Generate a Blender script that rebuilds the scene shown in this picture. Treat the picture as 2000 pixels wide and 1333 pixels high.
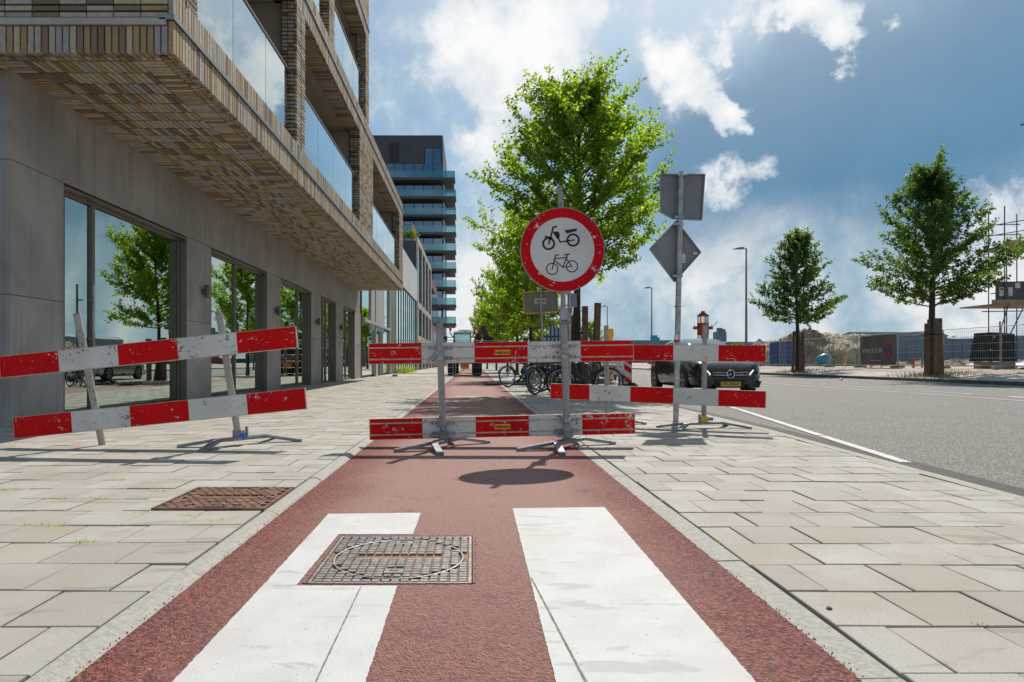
import bpy, bmesh, math, random
import numpy as np
from mathutils import Vector, Matrix, Euler

for _o in list(bpy.data.objects):
    bpy.data.objects.remove(_o)
S = bpy.context.scene
COL = S.collection
R = math.radians
rnd = random.Random(7)

# ------------------------------------------------------------------ camera
F = 1270.0            # focal length in photo pixels (photo 2000 wide)
EYE = 0.81
cam = bpy.data.cameras.new('camera')
cam.sensor_width = 36.0
cam.lens = F * 36.0 / 2000.0
cam.shift_x = 0.039
cam.shift_y = 0.02075
cam.clip_start = 0.05
cam.clip_end = 5000
camo = bpy.data.objects.new('camera', cam)
camo.location = (0, 0, EYE)
camo.rotation_euler = (R(90), 0, 0)
COL.objects.link(camo)
S.camera = camo
S.render.resolution_x, S.render.resolution_y = 1024, 682
S.view_settings.view_transform = 'Standard'
S.view_settings.look = 'None'
S.view_settings.gamma = 1.0
S.view_settings.use_curve_mapping = False
S.view_settings.exposure = 0.0
try:
    S.cycles.max_bounces = 6; S.cycles.diffuse_bounces = 3; S.cycles.glossy_bounces = 3; S.cycles.transmission_bounces = 4; S.cycles.transparent_max_bounces = 8
except Exception: pass

def at(px, py, Y):
    """world point seen at photo pixel (px,py) at depth Y"""
    return Vector(((px - 922.0) / F * Y, Y, EYE - (py - 708.0) / F * Y))

# ------------------------------------------------------------------ sun
SUN_DIR = Vector((0.53, 1.51, 1.867)).normalized()      # towards the sun
sun = bpy.data.lights.new('sun', 'SUN')
sun.energy = 5.0
sun.angle = R(0.5)
sun.color = (1.0, 0.93, 0.84)
suno = bpy.data.objects.new('sun', sun)
suno.rotation_euler = (-SUN_DIR).to_track_quat('-Z', 'Y').to_euler()
suno.location = (10, 30, 40)
COL.objects.link(suno)

# ------------------------------------------------------------------ sky
W = bpy.data.worlds.new('World')
S.world = W
W.use_nodes = True
nt = W.node_tree
nt.nodes.clear()

class NG:
    """tiny node-graph helper"""
    def __init__(self, tree): self.t = tree
    def n(self, typ, **kw):
        nd = self.t.nodes.new(typ)
        for k, v in kw.items(): setattr(nd, k, v)
        return nd
    def l(self, a, b): self.t.links.new(a, b)
    def put(self, sock, v):
        if isinstance(v, bpy.types.NodeSocket): self.l(v, sock)
        elif isinstance(v, (int, float)) and hasattr(sock.default_value, '__len__'):
            sock.default_value = (v, v, v, 1)[:len(sock.default_value)]
        else:
            if hasattr(sock.default_value, '__len__') and len(sock.default_value) == 4 and len(v) == 3:
                v = (*v, 1)
            sock.default_value = v
    def math(self, op, a, b=0.0, c=0.0, clamp=False):
        m = self.n('ShaderNodeMath', operation=op, use_clamp=clamp)
        for i, v in enumerate((a, b, c)): self.put(m.inputs[i], v)
        return m.outputs[0]
    def vec(self, op, a, b=(0, 0, 0), out=0):
        m = self.n('ShaderNodeVectorMath', operation=op)
        self.put(m.inputs[0], a); self.put(m.inputs[1], b)
        return m.outputs[out]
    def noise(self, vec, scale, detail=4, rough=0.55, dist=0.0, out=0):
        m = self.n('ShaderNodeTexNoise')
        if vec is not None: self.l(vec, m.inputs['Vector'])
        m.inputs['Scale'].default_value = scale
        m.inputs['Detail'].default_value = detail
        m.inputs['Roughness'].default_value = rough
        m.inputs['Distortion'].default_value = dist
        return m.outputs[out]
    def voro(self, vec, scale, feature='F1', out='Distance'):
        m = self.n('ShaderNodeTexVoronoi', feature=feature)
        if vec is not None: self.l(vec, m.inputs['Vector'])
        m.inputs['Scale'].default_value = scale
        return m.outputs[out]
    def mapr(self, v, a, b, c=0.0, d=1.0, smooth=True):
        m = self.n('ShaderNodeMapRange')
        m.interpolation_type = 'SMOOTHSTEP' if smooth else 'LINEAR'
        self.put(m.inputs[0], v)
        for i, x in enumerate((a, b, c, d)): self.put(m.inputs[1 + i], x)
        return m.outputs[0]
    def mix(self, fac, a, b, blend='MIX'):
        m = self.n('ShaderNodeMix', data_type='RGBA', blend_type=blend)
        self.put(m.inputs[0], fac); self.put(m.inputs[6], a); self.put(m.inputs[7], b)
        return m.outputs[2]
    def ramp(self, fac, stops, interp='LINEAR'):
        m = self.n('ShaderNodeValToRGB')
        m.color_ramp.interpolation = interp
        el = m.color_ramp.elements
        while len(el) < len(stops): el.new(0.5)
        for e, (p, c) in zip(el, stops):
            e.position = p; e.color = (*c, 1)
        self.put(m.inputs[0], fac)
        return m.outputs[0]
    def bump(self, h, strength=0.3, dist=0.01, normal=None):
        m = self.n('ShaderNodeBump')
        m.inputs['Strength'].default_value = strength
        m.inputs['Distance'].default_value = dist
        self.put(m.inputs['Height'], h)
        if normal is not None: self.l(normal, m.inputs['Normal'])
        return m.outputs[0]

def build_sky():
    g = NG(nt)
    sky = g.n('ShaderNodeTexSky', sky_type='NISHITA')
    sky.sun_disc = False
    sky.sun_elevation = math.asin(SUN_DIR.z)
    sky.sun_rotation = math.atan2(SUN_DIR.x, SUN_DIR.y)
    sky.air_density = 1.0; sky.dust_density = 1.3; sky.ozone_density = 2.2
    tc = g.n('ShaderNodeTexCoord')
    d = g.vec('NORMALIZE', tc.outputs['Generated'])
    sep = g.n('ShaderNodeSeparateXYZ'); g.l(d, sep.inputs[0])
    zc = g.math('MAXIMUM', sep.outputs[2], 0.0)
    den = g.math('ADD', zc, 0.22)
    comb = g.n('ShaderNodeCombineXYZ')
    g.l(g.math('DIVIDE', sep.outputs[0], den), comb.inputs[0])
    g.l(g.math('DIVIDE', sep.outputs[1], den), comb.inputs[1])
    g.put(comb.inputs[2], 0.37)
    P = comb.outputs[0]
    # ragged copy of the direction, so that cloud masses have no round outline
    wn = g.n('ShaderNodeTexNoise'); g.l(d, wn.inputs['Vector'])
    wn.inputs['Scale'].default_value = 9.0; wn.inputs['Detail'].default_value = 7; wn.inputs['Roughness'].default_value = 0.62
    wob = g.vec('SCALE', g.vec('SUBTRACT', wn.outputs['Color'], (0.5, 0.5, 0.5)))
    wob.node.inputs['Scale'].default_value = 0.17
    dw = g.vec('ADD', d, wob)
    wn2 = g.n('ShaderNodeTexNoise'); g.l(d, wn2.inputs['Vector'])
    wn2.inputs['Scale'].default_value = 2.6; wn2.inputs['Detail'].default_value = 5
    wob2 = g.vec('SCALE', g.vec('SUBTRACT', wn2.outputs['Color'], (0.5, 0.5, 0.5)))
    wob2.node.inputs['Scale'].default_value = 0.35
    dw2 = g.vec('ADD', d, wob2)
    def blobs(lst, src):
        acc = None
        for (px, py, rad, amp) in lst:
            v = Vector(((px - 922) / F, 1.0, (708 - py) / F)).normalized()
            dist = g.vec('DISTANCE', src, tuple(v), out=1)
            m = g.mapr(dist, 0.0, rad / F * 0.9, amp, 0.0)
            acc = m if acc is None else g.math('ADD', acc, m)
        return acc
    # broad slate-blue rain cloud
    n1 = g.noise(P, 0.85, 6, 0.5, 0.5)
    n1b = g.noise(d, 2.6, 5, 0.5, 0.3)
    broad = g.math('ADD', g.math('MULTIPLY', n1, 0.55), g.math('MULTIPLY', n1b, 0.45))
    dark = blobs([(1660, 350, 560, .28), (1980, 220, 560, .30), (1450, 430, 280, .14), (1400, 290, 260, .14)], dw2)
    light = blobs([(1040, 60, 420, .26), (1430, -80, 420, .22), (900, 330, 300, .16), (760, 150, 250, .14)], dw2)
    m_dark = g.mapr(g.math('SUBTRACT', g.math('ADD', broad, dark), light), 0.37, 0.74)
    # bright cumulus
    n2 = g.noise(d, 9.5, 10, 0.64, 0.2)
    n3 = g.noise(d, 2.2, 4, 0.5, 0.2)
    cum = g.math('ADD', g.math('MULTIPLY', n2, 0.58), g.math('MULTIPLY', n3, 0.42))
    bl = blobs([(1325, 130, 125, .34), (1425, 220, 85, .30), (1448, 88, 45, .22), (1640, 45, 130, .30), (1560, 15, 70, .2), (1668, 95, 75, .16),
                (1030, 90, 290, .15), (950, 120, 190, .09), (1090, 20, 170, .12), (960, 320, 140, .18), (860, 130, 120, .08), (1450, 365, 100, .22), (1420, 508, 60, .10), (880, 420, 110, .10), (1960, 440, 160, .16), (1560, 560, 120, .08)], dw)
    nb = blobs([(1650, 330, 420, .10), (1225, 110, 120, .20), (1240, 220, 120, .16), (1270, 320, 200, .12), (1500, 130, 150, .14), (1850, 150, 330, .08), (820, 330, 110, .04)], dw2)
    cum2 = g.math('SUBTRACT', g.math('ADD', cum, bl), nb)
    m_cum = g.mapr(cum2, 0.53, 0.65)
    m_soft = g.mapr(cum2, 0.40, 0.60)
    # pale bank of cloud down to the horizon
    hz = g.math('ADD', sep.outputs[2], g.math('MULTIPLY', g.math('SUBTRACT', g.noise(d, 4.2, 7, 0.55, 0.3), 0.5), 0.34))
    m_hor = g.mapr(hz, 0.11, 0.285, 0.95, 0.0)
    # forward scattering round the sun brightens the cloud
    ds = g.vec('DISTANCE', d, tuple(SUN_DIR), out=1)
    glow = g.mapr(ds, 0.10, 0.68, 1.0, 0.0)
    sky_c = g.vec('MULTIPLY', sky.outputs[0], (0.60, 0.86, 0.95))
    c = g.mix(g.math('MULTIPLY', m_soft, 0.62), sky_c, (5.3, 6.6, 7.7))
    darkc = g.mix(g.noise(d, 5.0, 6, 0.55), (0.62, 1.9, 3.5), (1.7, 3.45, 5.3))
    c = g.mix(g.math('MULTIPLY', m_dark, 0.93), c, darkc)
    hn = g.noise(d, 6.5, 9, 0.60, 0.3)
    horc = g.ramp(hn, [(0.34, (.30, .46, .60)), (0.45, (.50, .63, .73)), (0.52, (.70, .78, .83)), (0.60, (.95, .965, .97))])
    horc = g.vec('MULTIPLY', horc, (10.0, 10.0, 10.0))
    c = g.mix(m_hor, c, horc)
    cumc = g.mix(g.mapr(g.math('ADD', cum2, g.math('MULTIPLY', g.math('SUBTRACT', g.noise(d, 17.0, 6, 0.6), 0.5), 0.35)), 0.55, 0.80), (7.2, 8.0, 8.8), (10.6, 10.6, 10.5))
    c = g.mix(m_cum, c, cumc)
    c = g.mix(g.math('MULTIPLY', glow, 0.60), c, (10.5, 10.6, 10.8))
    # below the horizon
    c = g.mix(g.mapr(sep.outputs[2], -0.02, 0.0, 1.0, 0.0), c, (2.2, 2.2, 2.1))
    bg = g.n('ShaderNodeBackground'); bg.inputs[1].default_value = 0.092
    g.l(c, bg.inputs[0])
    out = g.n('ShaderNodeOutputWorld'); g.l(bg.outputs[0], out.inputs[0])
build_sky()

# ------------------------------------------------------------------ materials
MATS = {}
def newmat(name):
    m = bpy.data.materials.new(name); m.use_nodes = True
    m.node_tree.nodes.clear()
    g = NG(m.node_tree)
    out = g.n('ShaderNodeOutputMaterial')
    MATS[name] = m
    return m, g, out

def principled(g, out, col, rough=0.6, metal=0.0, spec=0.5, normal=None, coat=0.0):
    p = g.n('ShaderNodeBsdfPrincipled')
    g.put(p.inputs['Base Color'], col)
    g.put(p.inputs['Roughness'], rough)
    g.put(p.inputs['Metallic'], metal)
    g.put(p.inputs['Specular IOR Level'], spec)
    if coat: p.inputs['Coat Weight'].default_value = coat; p.inputs['Coat Roughness'].default_value = 0.03
    if normal is not None: g.l(normal, p.inputs['Normal'])
    g.l(p.outputs[0], out.inputs[0])
    return p

def pos(g): return g.n('ShaderNodeNewGeometry').outputs['Position']
def objc(g): return g.n('ShaderNodeTexCoord').outputs['Object']

def plain(name, col, rough=0.55, metal=0.0, var=0.18, vs=6.0, bump=0.0, bs=60.0, spec=0.5, coat=0.0):
    m, g, out = newmat(name)
    P = pos(g)
    n = g.noise(P, vs, 6, 0.6)
    lo = tuple(c * (1 - var) for c in col); hi = tuple(min(1, c * (1 + var)) for c in col)
    c = g.mix(g.mapr(n, 0.3, 0.7), lo, hi)
    nm = g.bump(g.noise(P, bs, 4), bump, 0.01) if bump else None
    rr = g.mapr(g.noise(P, vs * 2.3, 4), 0.3, 0.7, max(0.02, rough - 0.08), min(1, rough + 0.08))
    principled(g, out, c, rr, metal, spec, nm, coat)
    return m

# paving tile (per-object random or per-face attribute)
def tile_mat(name, src):
    m, g, out = newmat(name)
    P = pos(g)
    if src == 'object': r = g.n('ShaderNodeObjectInfo').outputs['Random']
    else: r = g.n('ShaderNodeAttribute', attribute_name='tint').outputs['Fac']
    base = g.ramp(r, [(0.0, (0.345, 0.322, 0.282)), (0.35, (0.410, 0.386, 0.343)), (0.75, (0.455, 0.433, 0.390)), (1.0, (0.375, 0.340, 0.285))])
    st = g.mapr(g.noise(P, 2.1, 7, 0.62, 0.4), 0.35, 0.68)
    c = g.mix(g.math('MULTIPLY', st, 0.55), base, (0.31, 0.275, 0.215))
    sp = g.noise(P, 210, 4, 0.7)
    c = g.mix(g.mapr(sp, 0.50, 0.66, 0.0, 0.55), c, (0.19, 0.17, 0.14))
    sp2 = g.voro(P, 260)
    c = g.mix(g.mapr(sp2, 0.06, 0.20, 0.30, 0.0), c, (0.60, 0.58, 0.54))
    blot = g.mapr(g.noise(P, 6.5, 5, 0.7, 0.8), 0.60, 0.74)
    c = g.mix(g.math('MULTIPLY', blot, 0.28), c, (0.27, 0.24, 0.205))
    gum = g.voro(P, 2.7)
    c = g.mix(g.mapr(gum, 0.030, 0.045, 0.55, 0.0), c, (0.15, 0.135, 0.115))
    mp = g.n('ShaderNodeMapping'); g.l(P, mp.inputs[0]); mp.inputs['Scale'].default_value = (0.9, 4.2, 1); mp.inputs['Rotation'].default_value = (0, 0, R(24))
    sm = g.noise(mp.outputs[0], 1.1, 4, 0.55, 1.2)
    c = g.mix(g.mapr(sm, 0.57, 0.65, 0, 0.45), c, (0.20, 0.18, 0.15))
    nm = g.bump(g.noise(P, 380, 3), 0.35, 0.004)
    principled(g, out, c, 0.82, 0, 0.3, nm)
    return m
tile_mat('tile_single', 'object'); tile_mat('tile_mass', 'attr')

BRICK_STOPS = [(0.0, (0.36, 0.245, 0.11)), (0.20, (0.44, 0.39, 0.33)), (0.40, (0.52, 0.435, 0.295)),
               (0.57, (0.17, 0.115, 0.075)), (0.69, (0.35, 0.335, 0.335)), (0.83, (0.41, 0.285, 0.13)), (0.94, (0.22, 0.15, 0.095))]
def brick_mat(name, src):
    m, g, out = newmat(name)
    P = pos(g)
    if src == 'object': r = g.n('ShaderNodeObjectInfo').outputs['Random']
    else: r = g.n('ShaderNodeAttribute', attribute_name='tint').outputs['Fac']
    c = g.ramp(r, BRICK_STOPS, 'CONSTANT')
    n = g.noise(P, 18, 6, 0.65)
    c = g.mix(g.mapr(n, 0.35, 0.7, 0, 0.35), c, (0.13, 0.10, 0.08))
    n2 = g.noise(P, 160, 3)
    c = g.mix(g.mapr(n2, 0.4, 0.65, 0, 0.2), c, (0.5, 0.46, 0.4))
    nm = g.bump(g.noise(P, 120, 4), 0.4, 0.004)
    principled(g, out, c, 0.78, 0, 0.35, nm)
brick_mat('brick_single', 'object'); brick_mat('brick_mass', 'attr')
plain('mortar', (0.035, 0.027, 0.021), 0.9, var=0.3)

# coloured cycle-path asphalt
def asphalt(name, lo, hi, chip, dirt, gs=230.0, wear=None):
    m, g, out = newmat(name)
    P = pos(g)
    v = g.n('ShaderNodeTexVoronoi'); g.l(P, v.inputs['Vector']); v.inputs['Scale'].default_value = gs
    sp = g.n('ShaderNodeSeparateColor'); g.l(v.outputs['Color'], sp.inputs[0])
    c = g.mix(sp.outputs[0], lo, hi)
    c = g.mix(g.mapr(sp.outputs[1], 0.80, 1.0, 0, 0.65), c, chip)
    n = g.noise(P, 1.3, 7, 0.6, 0.5)
    c = g.mix(g.mapr(n, 0.35, 0.72, 0, 0.5), c, dirt)
    pit = g.noise(P, gs * 0.55, 4, 0.65)
    c = g.mix(g.mapr(pit, 0.42, 0.54, 0.70, 0.0), c, tuple(x * 0.22 for x in lo))
    if wear:
        s = g.n('ShaderNodeSeparateXYZ'); g.l(P, s.inputs[0])
        wx = g.math('ABSOLUTE', g.math('ADD', s.outputs[0], g.math('MULTIPLY', g.math('SUBTRACT', g.noise(P, 1.1, 4), 0.5), 0.5)))
        wy = g.mapr(s.outputs[1], 1.0, 4.0, 0.35, 1.0)
        c = g.mix(g.math('MULTIPLY', g.mapr(wx, 0.45, 1.05, 0.85, 0.0), wy), c, wear)
    c2 = g.mix(g.mapr(g.noise(P, 3.5, 6, 0.72), 0.56, 0.72, 0, 0.42), c, tuple(x * 0.55 for x in lo))
    h = g.math('ADD', g.math('MULTIPLY', v.outputs['Distance'], -1.0), g.math('MULTIPLY', pit, 2.2))
    nm = g.bump(h, 0.9, 0.007)
    principled(g, out, c2, 0.80, 0, 0.35, nm)
asphalt('red_asphalt', (0.17, 0.040, 0.034), (0.37, 0.112, 0.09), (0.46, 0.26, 0.22), (0.23, 0.10, 0.085), 140.0, wear=(0.39, 0.235, 0.20))
asphalt('grey_asphalt', (0.13, 0.122, 0.11), (0.37, 0.35, 0.315), (0.60, 0.575, 0.53), (0.22, 0.21, 0.192), 85.0)
asphalt('gutter_asphalt', (0.17, 0.16, 0.145), (0.22, 0.205, 0.185), (0.28, 0.26, 0.23), (0.15, 0.14, 0.125), 260.0)
plain('joint_sand', (0.085, 0.074, 0.057), 0.95, var=0.4, vs=9)
plain('pave_far', (0.36, 0.335, 0.29), 0.85, var=0.2, vs=1.1)
plain('soil', (0.20, 0.165, 0.115), 0.95, var=0.35, vs=1.3, bump=0.6, bs=6)
plain('sand', (0.40, 0.33, 0.225), 0.95, var=0.28, vs=1.4, bump=0.9, bs=5)
plain('mound_soil', (0.25, 0.195, 0.135), 0.95, var=0.45, vs=0.9, bump=1.0, bs=4)
plain('kerb_stone', (0.36, 0.345, 0.30), 0.85, var=0.16, vs=45, bump=0.5, bs=160)
plain('track_red', (0.30, 0.215, 0.185), 0.85, var=0.15, vs=1.1)
plain('kerb_dark', (0.10, 0.095, 0.09), 0.85, var=0.3, vs=3)

def paint_mat():
    m, g, out = newmat('road_paint')
    P = pos(g)
    c = g.mix(g.mapr(g.noise(P, 5, 6, 0.6, 0.3), 0.3, 0.7), (0.49, 0.488, 0.472), (0.55, 0.55, 0.538))
    # smeared tyre scuffs, stretched across the stripe
    mp = g.n('ShaderNodeMapping'); g.l(P, mp.inputs[0])
    mp.inputs['Scale'].default_value = (2.6, 9.0, 1); mp.inputs['Rotation'].default_value = (0, 0, R(-14))
    sc = g.noise(mp.outputs[0], 1.0, 5, 0.6, 0.6)
    c = g.mix(g.mapr(sc, 0.57, 0.64, 0, 0.45), c, (0.30, 0.295, 0.285))
    c = g.mix(g.mapr(g.noise(P, 1.9, 6, 0.6), 0.48, 0.72, 0, 0.42), c, (0.47, 0.435, 0.375))
    pit = g.noise(P, 75, 5, 0.72)
    c = g.mix(g.mapr(pit, 0.645, 0.685), c, (0.20, 0.13, 0.12))
    nm = g.bump(g.noise(P, 160, 5, 0.6), 0.45, 0.004)
    principled(g, out, c, 0.7, 0, 0.4, nm)
paint_mat()

def concrete_panel(name, a, b):
    m, g, out = newmat(name)
    P = pos(g)
    n = g.noise(P, 0.9, 8, 0.62, 0.6)
    c = g.mix(g.mapr(n, 0.3, 0.72), a, b)
    mp = g.n('ShaderNodeMapping'); g.l(P, mp.inputs[0]); mp.inputs['Scale'].default_value = (5, 5, 0.5)
    st = g.noise(mp.outputs[0], 1.2, 6, 0.6)
    c = g.mix(g.mapr(st, 0.48, 0.72, 0, 0.42), c, tuple(x * 0.55 for x in a))
    sp = g.noise(P, 55, 5, 0.75)
    c = g.mix(g.mapr(sp, 0.71, 0.77, 0, 0.5), c, (0.55, 0.53, 0.5))
    r = g.n('ShaderNodeObjectInfo').outputs['Random']
    c = g.mix(g.math('MULTIPLY', r, 0.22), c, tuple(x * 0.72 for x in a))
    nm = g.bump(g.noise(P, 90, 4), 0.15, 0.004)
    principled(g, out, c, 0.6, 0, 0.4, nm)
concrete_panel('stone_panel', (0.245, 0.228, 0.212), (0.365, 0.345, 0.325))
concrete_panel('pale_panel', (0.40, 0.395, 0.385), (0.50, 0.495, 0.48))
concrete_panel('white_panel', (0.55, 0.55, 0.54), (0.64, 0.64, 0.63))
concrete_panel('frame_concrete', (0.40, 0.37, 0.33), (0.52, 0.49, 0.44))

def glass(name, tint, base=0.25, scale=1.0, trans=(0.5, 0.55, 0.55), rough=0.01, ior=1.5):
    m, g, out = newmat(name)
    gl = g.n('ShaderNodeBsdfGlossy'); g.put(gl.inputs['Color'], tint); gl.inputs['Roughness'].default_value = rough
    P = pos(g)
    nm = g.bump(g.noise(P, 0.7, 2), 0.05, 0.02); g.l(nm, gl.inputs['Normal'])
    tr = g.n('ShaderNodeBsdfTransparent'); g.put(tr.inputs['Color'], trans)
    fr = g.n('ShaderNodeFresnel'); fr.inputs[0].default_value = ior
    fac = g.math('ADD', g.math('MULTIPLY', fr.outputs[0], scale), base, clamp=True)
    mx = g.n('ShaderNodeMixShader'); g.l(fac, mx.inputs[0]); g.l(tr.outputs[0], mx.inputs[1]); g.l(gl.outputs[0], mx.inputs[2])
    g.l(mx.outputs[0], out.inputs[0])
glass('shop_glass', (0.80, 0.93, 0.86), 0.50, 1.0, (0.50, 0.56, 0.53))
glass('balcony_glass', (0.86, 0.95, 0.97), 0.46, 0.9, (0.55, 0.66, 0.66))
glass('blue_glass', (0.50, 0.66, 0.82), 0.30, 0.8, (0.22, 0.30, 0.38), ior=1.45)
glass('teal_glass', (0.60, 0.80, 0.84), 0.22, 0.5, (0.42, 0.62, 0.64))
glass('car_glass', (0.9, 0.95, 0.97), 0.12, 1.2, (0.12, 0.13, 0.13))
glass('lantern_glass', (0.8, 0.95, 0.93), 0.12, 0.6, (0.75, 0.9, 0.88))

def chipped(name, base, chip, thr=0.655, dirt=(0.3, 0.27, 0.23), sc=26.0, spec=0.35):
    m, g, out = newmat(name)
    P = pos(g)
    n = g.noise(P, sc, 6, 0.68, 0.5)
    cl = g.noise(P, 4.3, 3, 0.5)
    k = g.mapr(g.math('ADD', n, g.math('MULTIPLY', g.math('SUBTRACT', cl, 0.5), 0.45)), thr, thr + 0.02)
    mp = g.n('ShaderNodeMapping'); g.l(P, mp.inputs[0]); mp.inputs['Scale'].default_value = (7, 7, 55); mp.inputs['Rotation'].default_value = (0, R(17), 0)
    sct = g.noise(mp.outputs[0], 1.3, 5, 0.7, 0.5)
    k2 = g.mapr(g.math('ADD', sct, g.math('MULTIPLY', g.math('SUBTRACT', cl, 0.5), 0.3)), 0.665, 0.69)
    k = g.math('MAXIMUM', k, g.math('MULTIPLY', k2, 0.8))
    c = g.mix(g.mapr(g.noise(P, 3.0, 5), 0.35, 0.7), base, tuple(x * 0.82 for x in base))
    c = g.mix(g.mapr(g.noise(P, 11, 6, 0.7), 0.55, 0.8, 0, 0.35), c, dirt)
    c = g.mix(k, c, chip)
    nm = g.bump(g.math('MULTIPLY', k, -1.0), 0.3, 0.002)
    principled(g, out, c, 0.5, 0, spec, nm)
chipped('barrier_red', (0.66, 0.004, 0.006), (0.60, 0.54, 0.47), 0.640, dirt=(0.36, 0.008, 0.008), spec=0.12)
chipped('barrier_white', (0.68, 0.655, 0.61), (0.15, 0.13, 0.11), 0.618, dirt=(0.40, 0.365, 0.31))
chipped('sign_red', (0.62, 0.004, 0.010), (0.68, 0.60, 0.56), 0.632, dirt=(0.42, 0.006, 0.012), sc=20, spec=0.12)
chipped('sign_white', (0.68, 0.67, 0.65), (0.40, 0.39, 0.36), 0.74, dirt=(0.58, 0.56, 0.53))
plain('sign_black', (0.012, 0.012, 0.012), 0.5)
plain('plank_edge', (0.48, 0.41, 0.30), 0.6, 0.2, var=0.25, vs=14)
plain('sticker_yellow', (0.80, 0.38, 0.015), 0.5, var=0.1)
chipped('pole_worn', (0.36, 0.35, 0.335), (0.16, 0.15, 0.14), 0.60, dirt=(0.33, 0.31, 0.28), sc=34)
plain('galv', (0.36, 0.365, 0.37), 0.45, 0.7, var=0.28, vs=9, bump=0.15, bs=140)
plain('galv_dark', (0.20, 0.205, 0.21), 0.5, 0.6, var=0.25, vs=9)
plain('foot_steel', (0.22, 0.235, 0.25), 0.5, 0.55, var=0.25, vs=12, bump=0.2, bs=90)
plain('sign_back', (0.23, 0.235, 0.245), 0.55, 0.25, var=0.12, vs=2)
plain('sign_rim', (0.28, 0.285, 0.29), 0.45, 0.5, var=0.12, vs=5)
plain('sign_blue', (0.02, 0.12, 0.5), 0.4)
plain('yellow_paint', (0.72, 0.47, 0.02), 0.5)
plain('frame_bronze', (0.17, 0.148, 0.122), 0.42, 0.45, var=0.08)
plain('frame_dark', (0.03, 0.032, 0.035), 0.5, 0.3)
plain('alu_rail', (0.30, 0.29, 0.27), 0.35, 0.8, var=0.1)
plain('soffit_plaster', (0.46, 0.40, 0.32), 0.85, var=0.08, vs=1.5)
plain('inner_wall', (0.34, 0.31, 0.27), 0.85, var=0.1, vs=1.5)
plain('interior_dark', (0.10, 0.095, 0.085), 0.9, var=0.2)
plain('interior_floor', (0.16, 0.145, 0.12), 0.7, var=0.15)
plain('lamp_grey', (0.12, 0.12, 0.125), 0.45, 0.4)
plain('rust_iron', (0.20, 0.105, 0.072), 0.8, 0.2, var=0.4, vs=16, bump=0.4, bs=160)
plain('rust_groove', (0.135, 0.065, 0.042), 0.9, 0.0, var=0.4, vs=20)
plain('cast_iron', (0.25, 0.235, 0.225), 0.45, 0.45, var=0.3, vs=24, bump=0.25, bs=200)
plain('iron_groove', (0.24, 0.14, 0.085), 0.9, 0.0, var=0.45, vs=26)
plain('bark', (0.055, 0.042, 0.032), 0.9, var=0.4, vs=14, bump=0.9, bs=40)
plain('stake_wood', (0.135, 0.082, 0.052), 0.85, var=0.35, vs=7, bump=0.5, bs=50)
plain('plank_wood', (0.32, 0.225, 0.13), 0.8, var=0.3, vs=5, bump=0.3, bs=40)
plain('rubber', (0.018, 0.018, 0.018), 0.75, var=0.3, vs=12)
plain('black_paint', (0.010, 0.010, 0.011), 0.25, var=0.1, coat=0.5)
plain('black_matte', (0.016, 0.016, 0.017), 0.65)
plain('car_black', (0.004, 0.0045, 0.006), 0.10, 0.0, var=0.1, spec=0.5, coat=0.8)
plain('car_silver', (0.42, 0.43, 0.44), 0.25, 0.8, var=0.05, coat=0.8)
plain('chrome', (0.72, 0.73, 0.75), 0.12, 1.0, var=0.05)
plain('steel_spoke', (0.5, 0.5, 0.5), 0.3, 0.9)
plain('plate_yellow', (0.80, 0.44, 0.01), 0.4, var=0.05)
plain('eu_blue', (0.012, 0.09, 0.45), 0.4)
plain('lamp_lens', (0.55, 0.57, 0.6), 0.08, 0.3, coat=1.0)
plain('tail_red', (0.5, 0.015, 0.015), 0.2, coat=1.0)
plain('bike_blue', (0.01, 0.10, 0.36), 0.3, coat=0.6)
plain('bike_green', (0.02, 0.05, 0.035), 0.35, coat=0.4)
plain('leather', (0.03, 0.022, 0.018), 0.6)
plain('tower_dark', (0.065, 0.073, 0.085), 0.6, 0.2, var=0.1, vs=0.5)
plain('tower_mid', (0.075, 0.08, 0.085), 0.6, 0.1, var=0.12, vs=0.5)
plain('red_brick_far', (0.17, 0.055, 0.045), 0.85, var=0.2, vs=2.0)
plain('far_blue', (0.13, 0.19, 0.27), 0.7, var=0.1, vs=0.3)
plain('far_grey', (0.20, 0.23, 0.27), 0.8, var=0.15, vs=0.1)
plain('far_green', (0.05, 0.075, 0.05), 0.9, var=0.35, vs=0.4)
plain('shed_blue', (0.10, 0.15, 0.22), 0.6, 0.1, var=0.06, vs=0.6)
plain('toilet_blue', (0.012, 0.065, 0.22), 0.45, var=0.08)
plain('tarp_blue', (0.02, 0.09, 0.42), 0.45, var=0.3, vs=3)
plain('teal_plastic', (0.02, 0.26, 0.36), 0.4, var=0.1)
plain('banner_brown', (0.13, 0.115, 0.098), 0.8, var=0.15, vs=1.5)
plain('print_white', (0.55, 0.55, 0.52), 0.8)
plain('print_red', (0.34, 0.045, 0.05), 0.8)
plain('print_blue', (0.02, 0.07, 0.21), 0.8)
plain('black_tarp', (0.012, 0.012, 0.012), 0.75, var=0.3, vs=3)
plain('scaffold_tube', (0.085, 0.07, 0.085), 0.5, 0.6, var=0.3, vs=4)
plain('ship_red', (0.25, 0.02, 0.025), 0.5, var=0.15, vs=1)
plain('ship_white', (0.7, 0.66, 0.62), 0.6)
plain('orange_paint', (0.75, 0.17, 0.015), 0.45)
plain('digger_paint', (0.20, 0.085, 0.02), 0.5)
plain('cab_white', (0.66, 0.64, 0.58), 0.5)
plain('weed', (0.13, 0.20, 0.025), 0.8, var=0.4, vs=30)
plain('dry_grass', (0.24, 0.215, 0.085), 0.9, var=0.4, vs=8)
plain('concrete_block', (0.24, 0.235, 0.22), 0.9, var=0.2, vs=6)
plain('red_paint', (0.42, 0.02, 0.02), 0.5)
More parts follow.
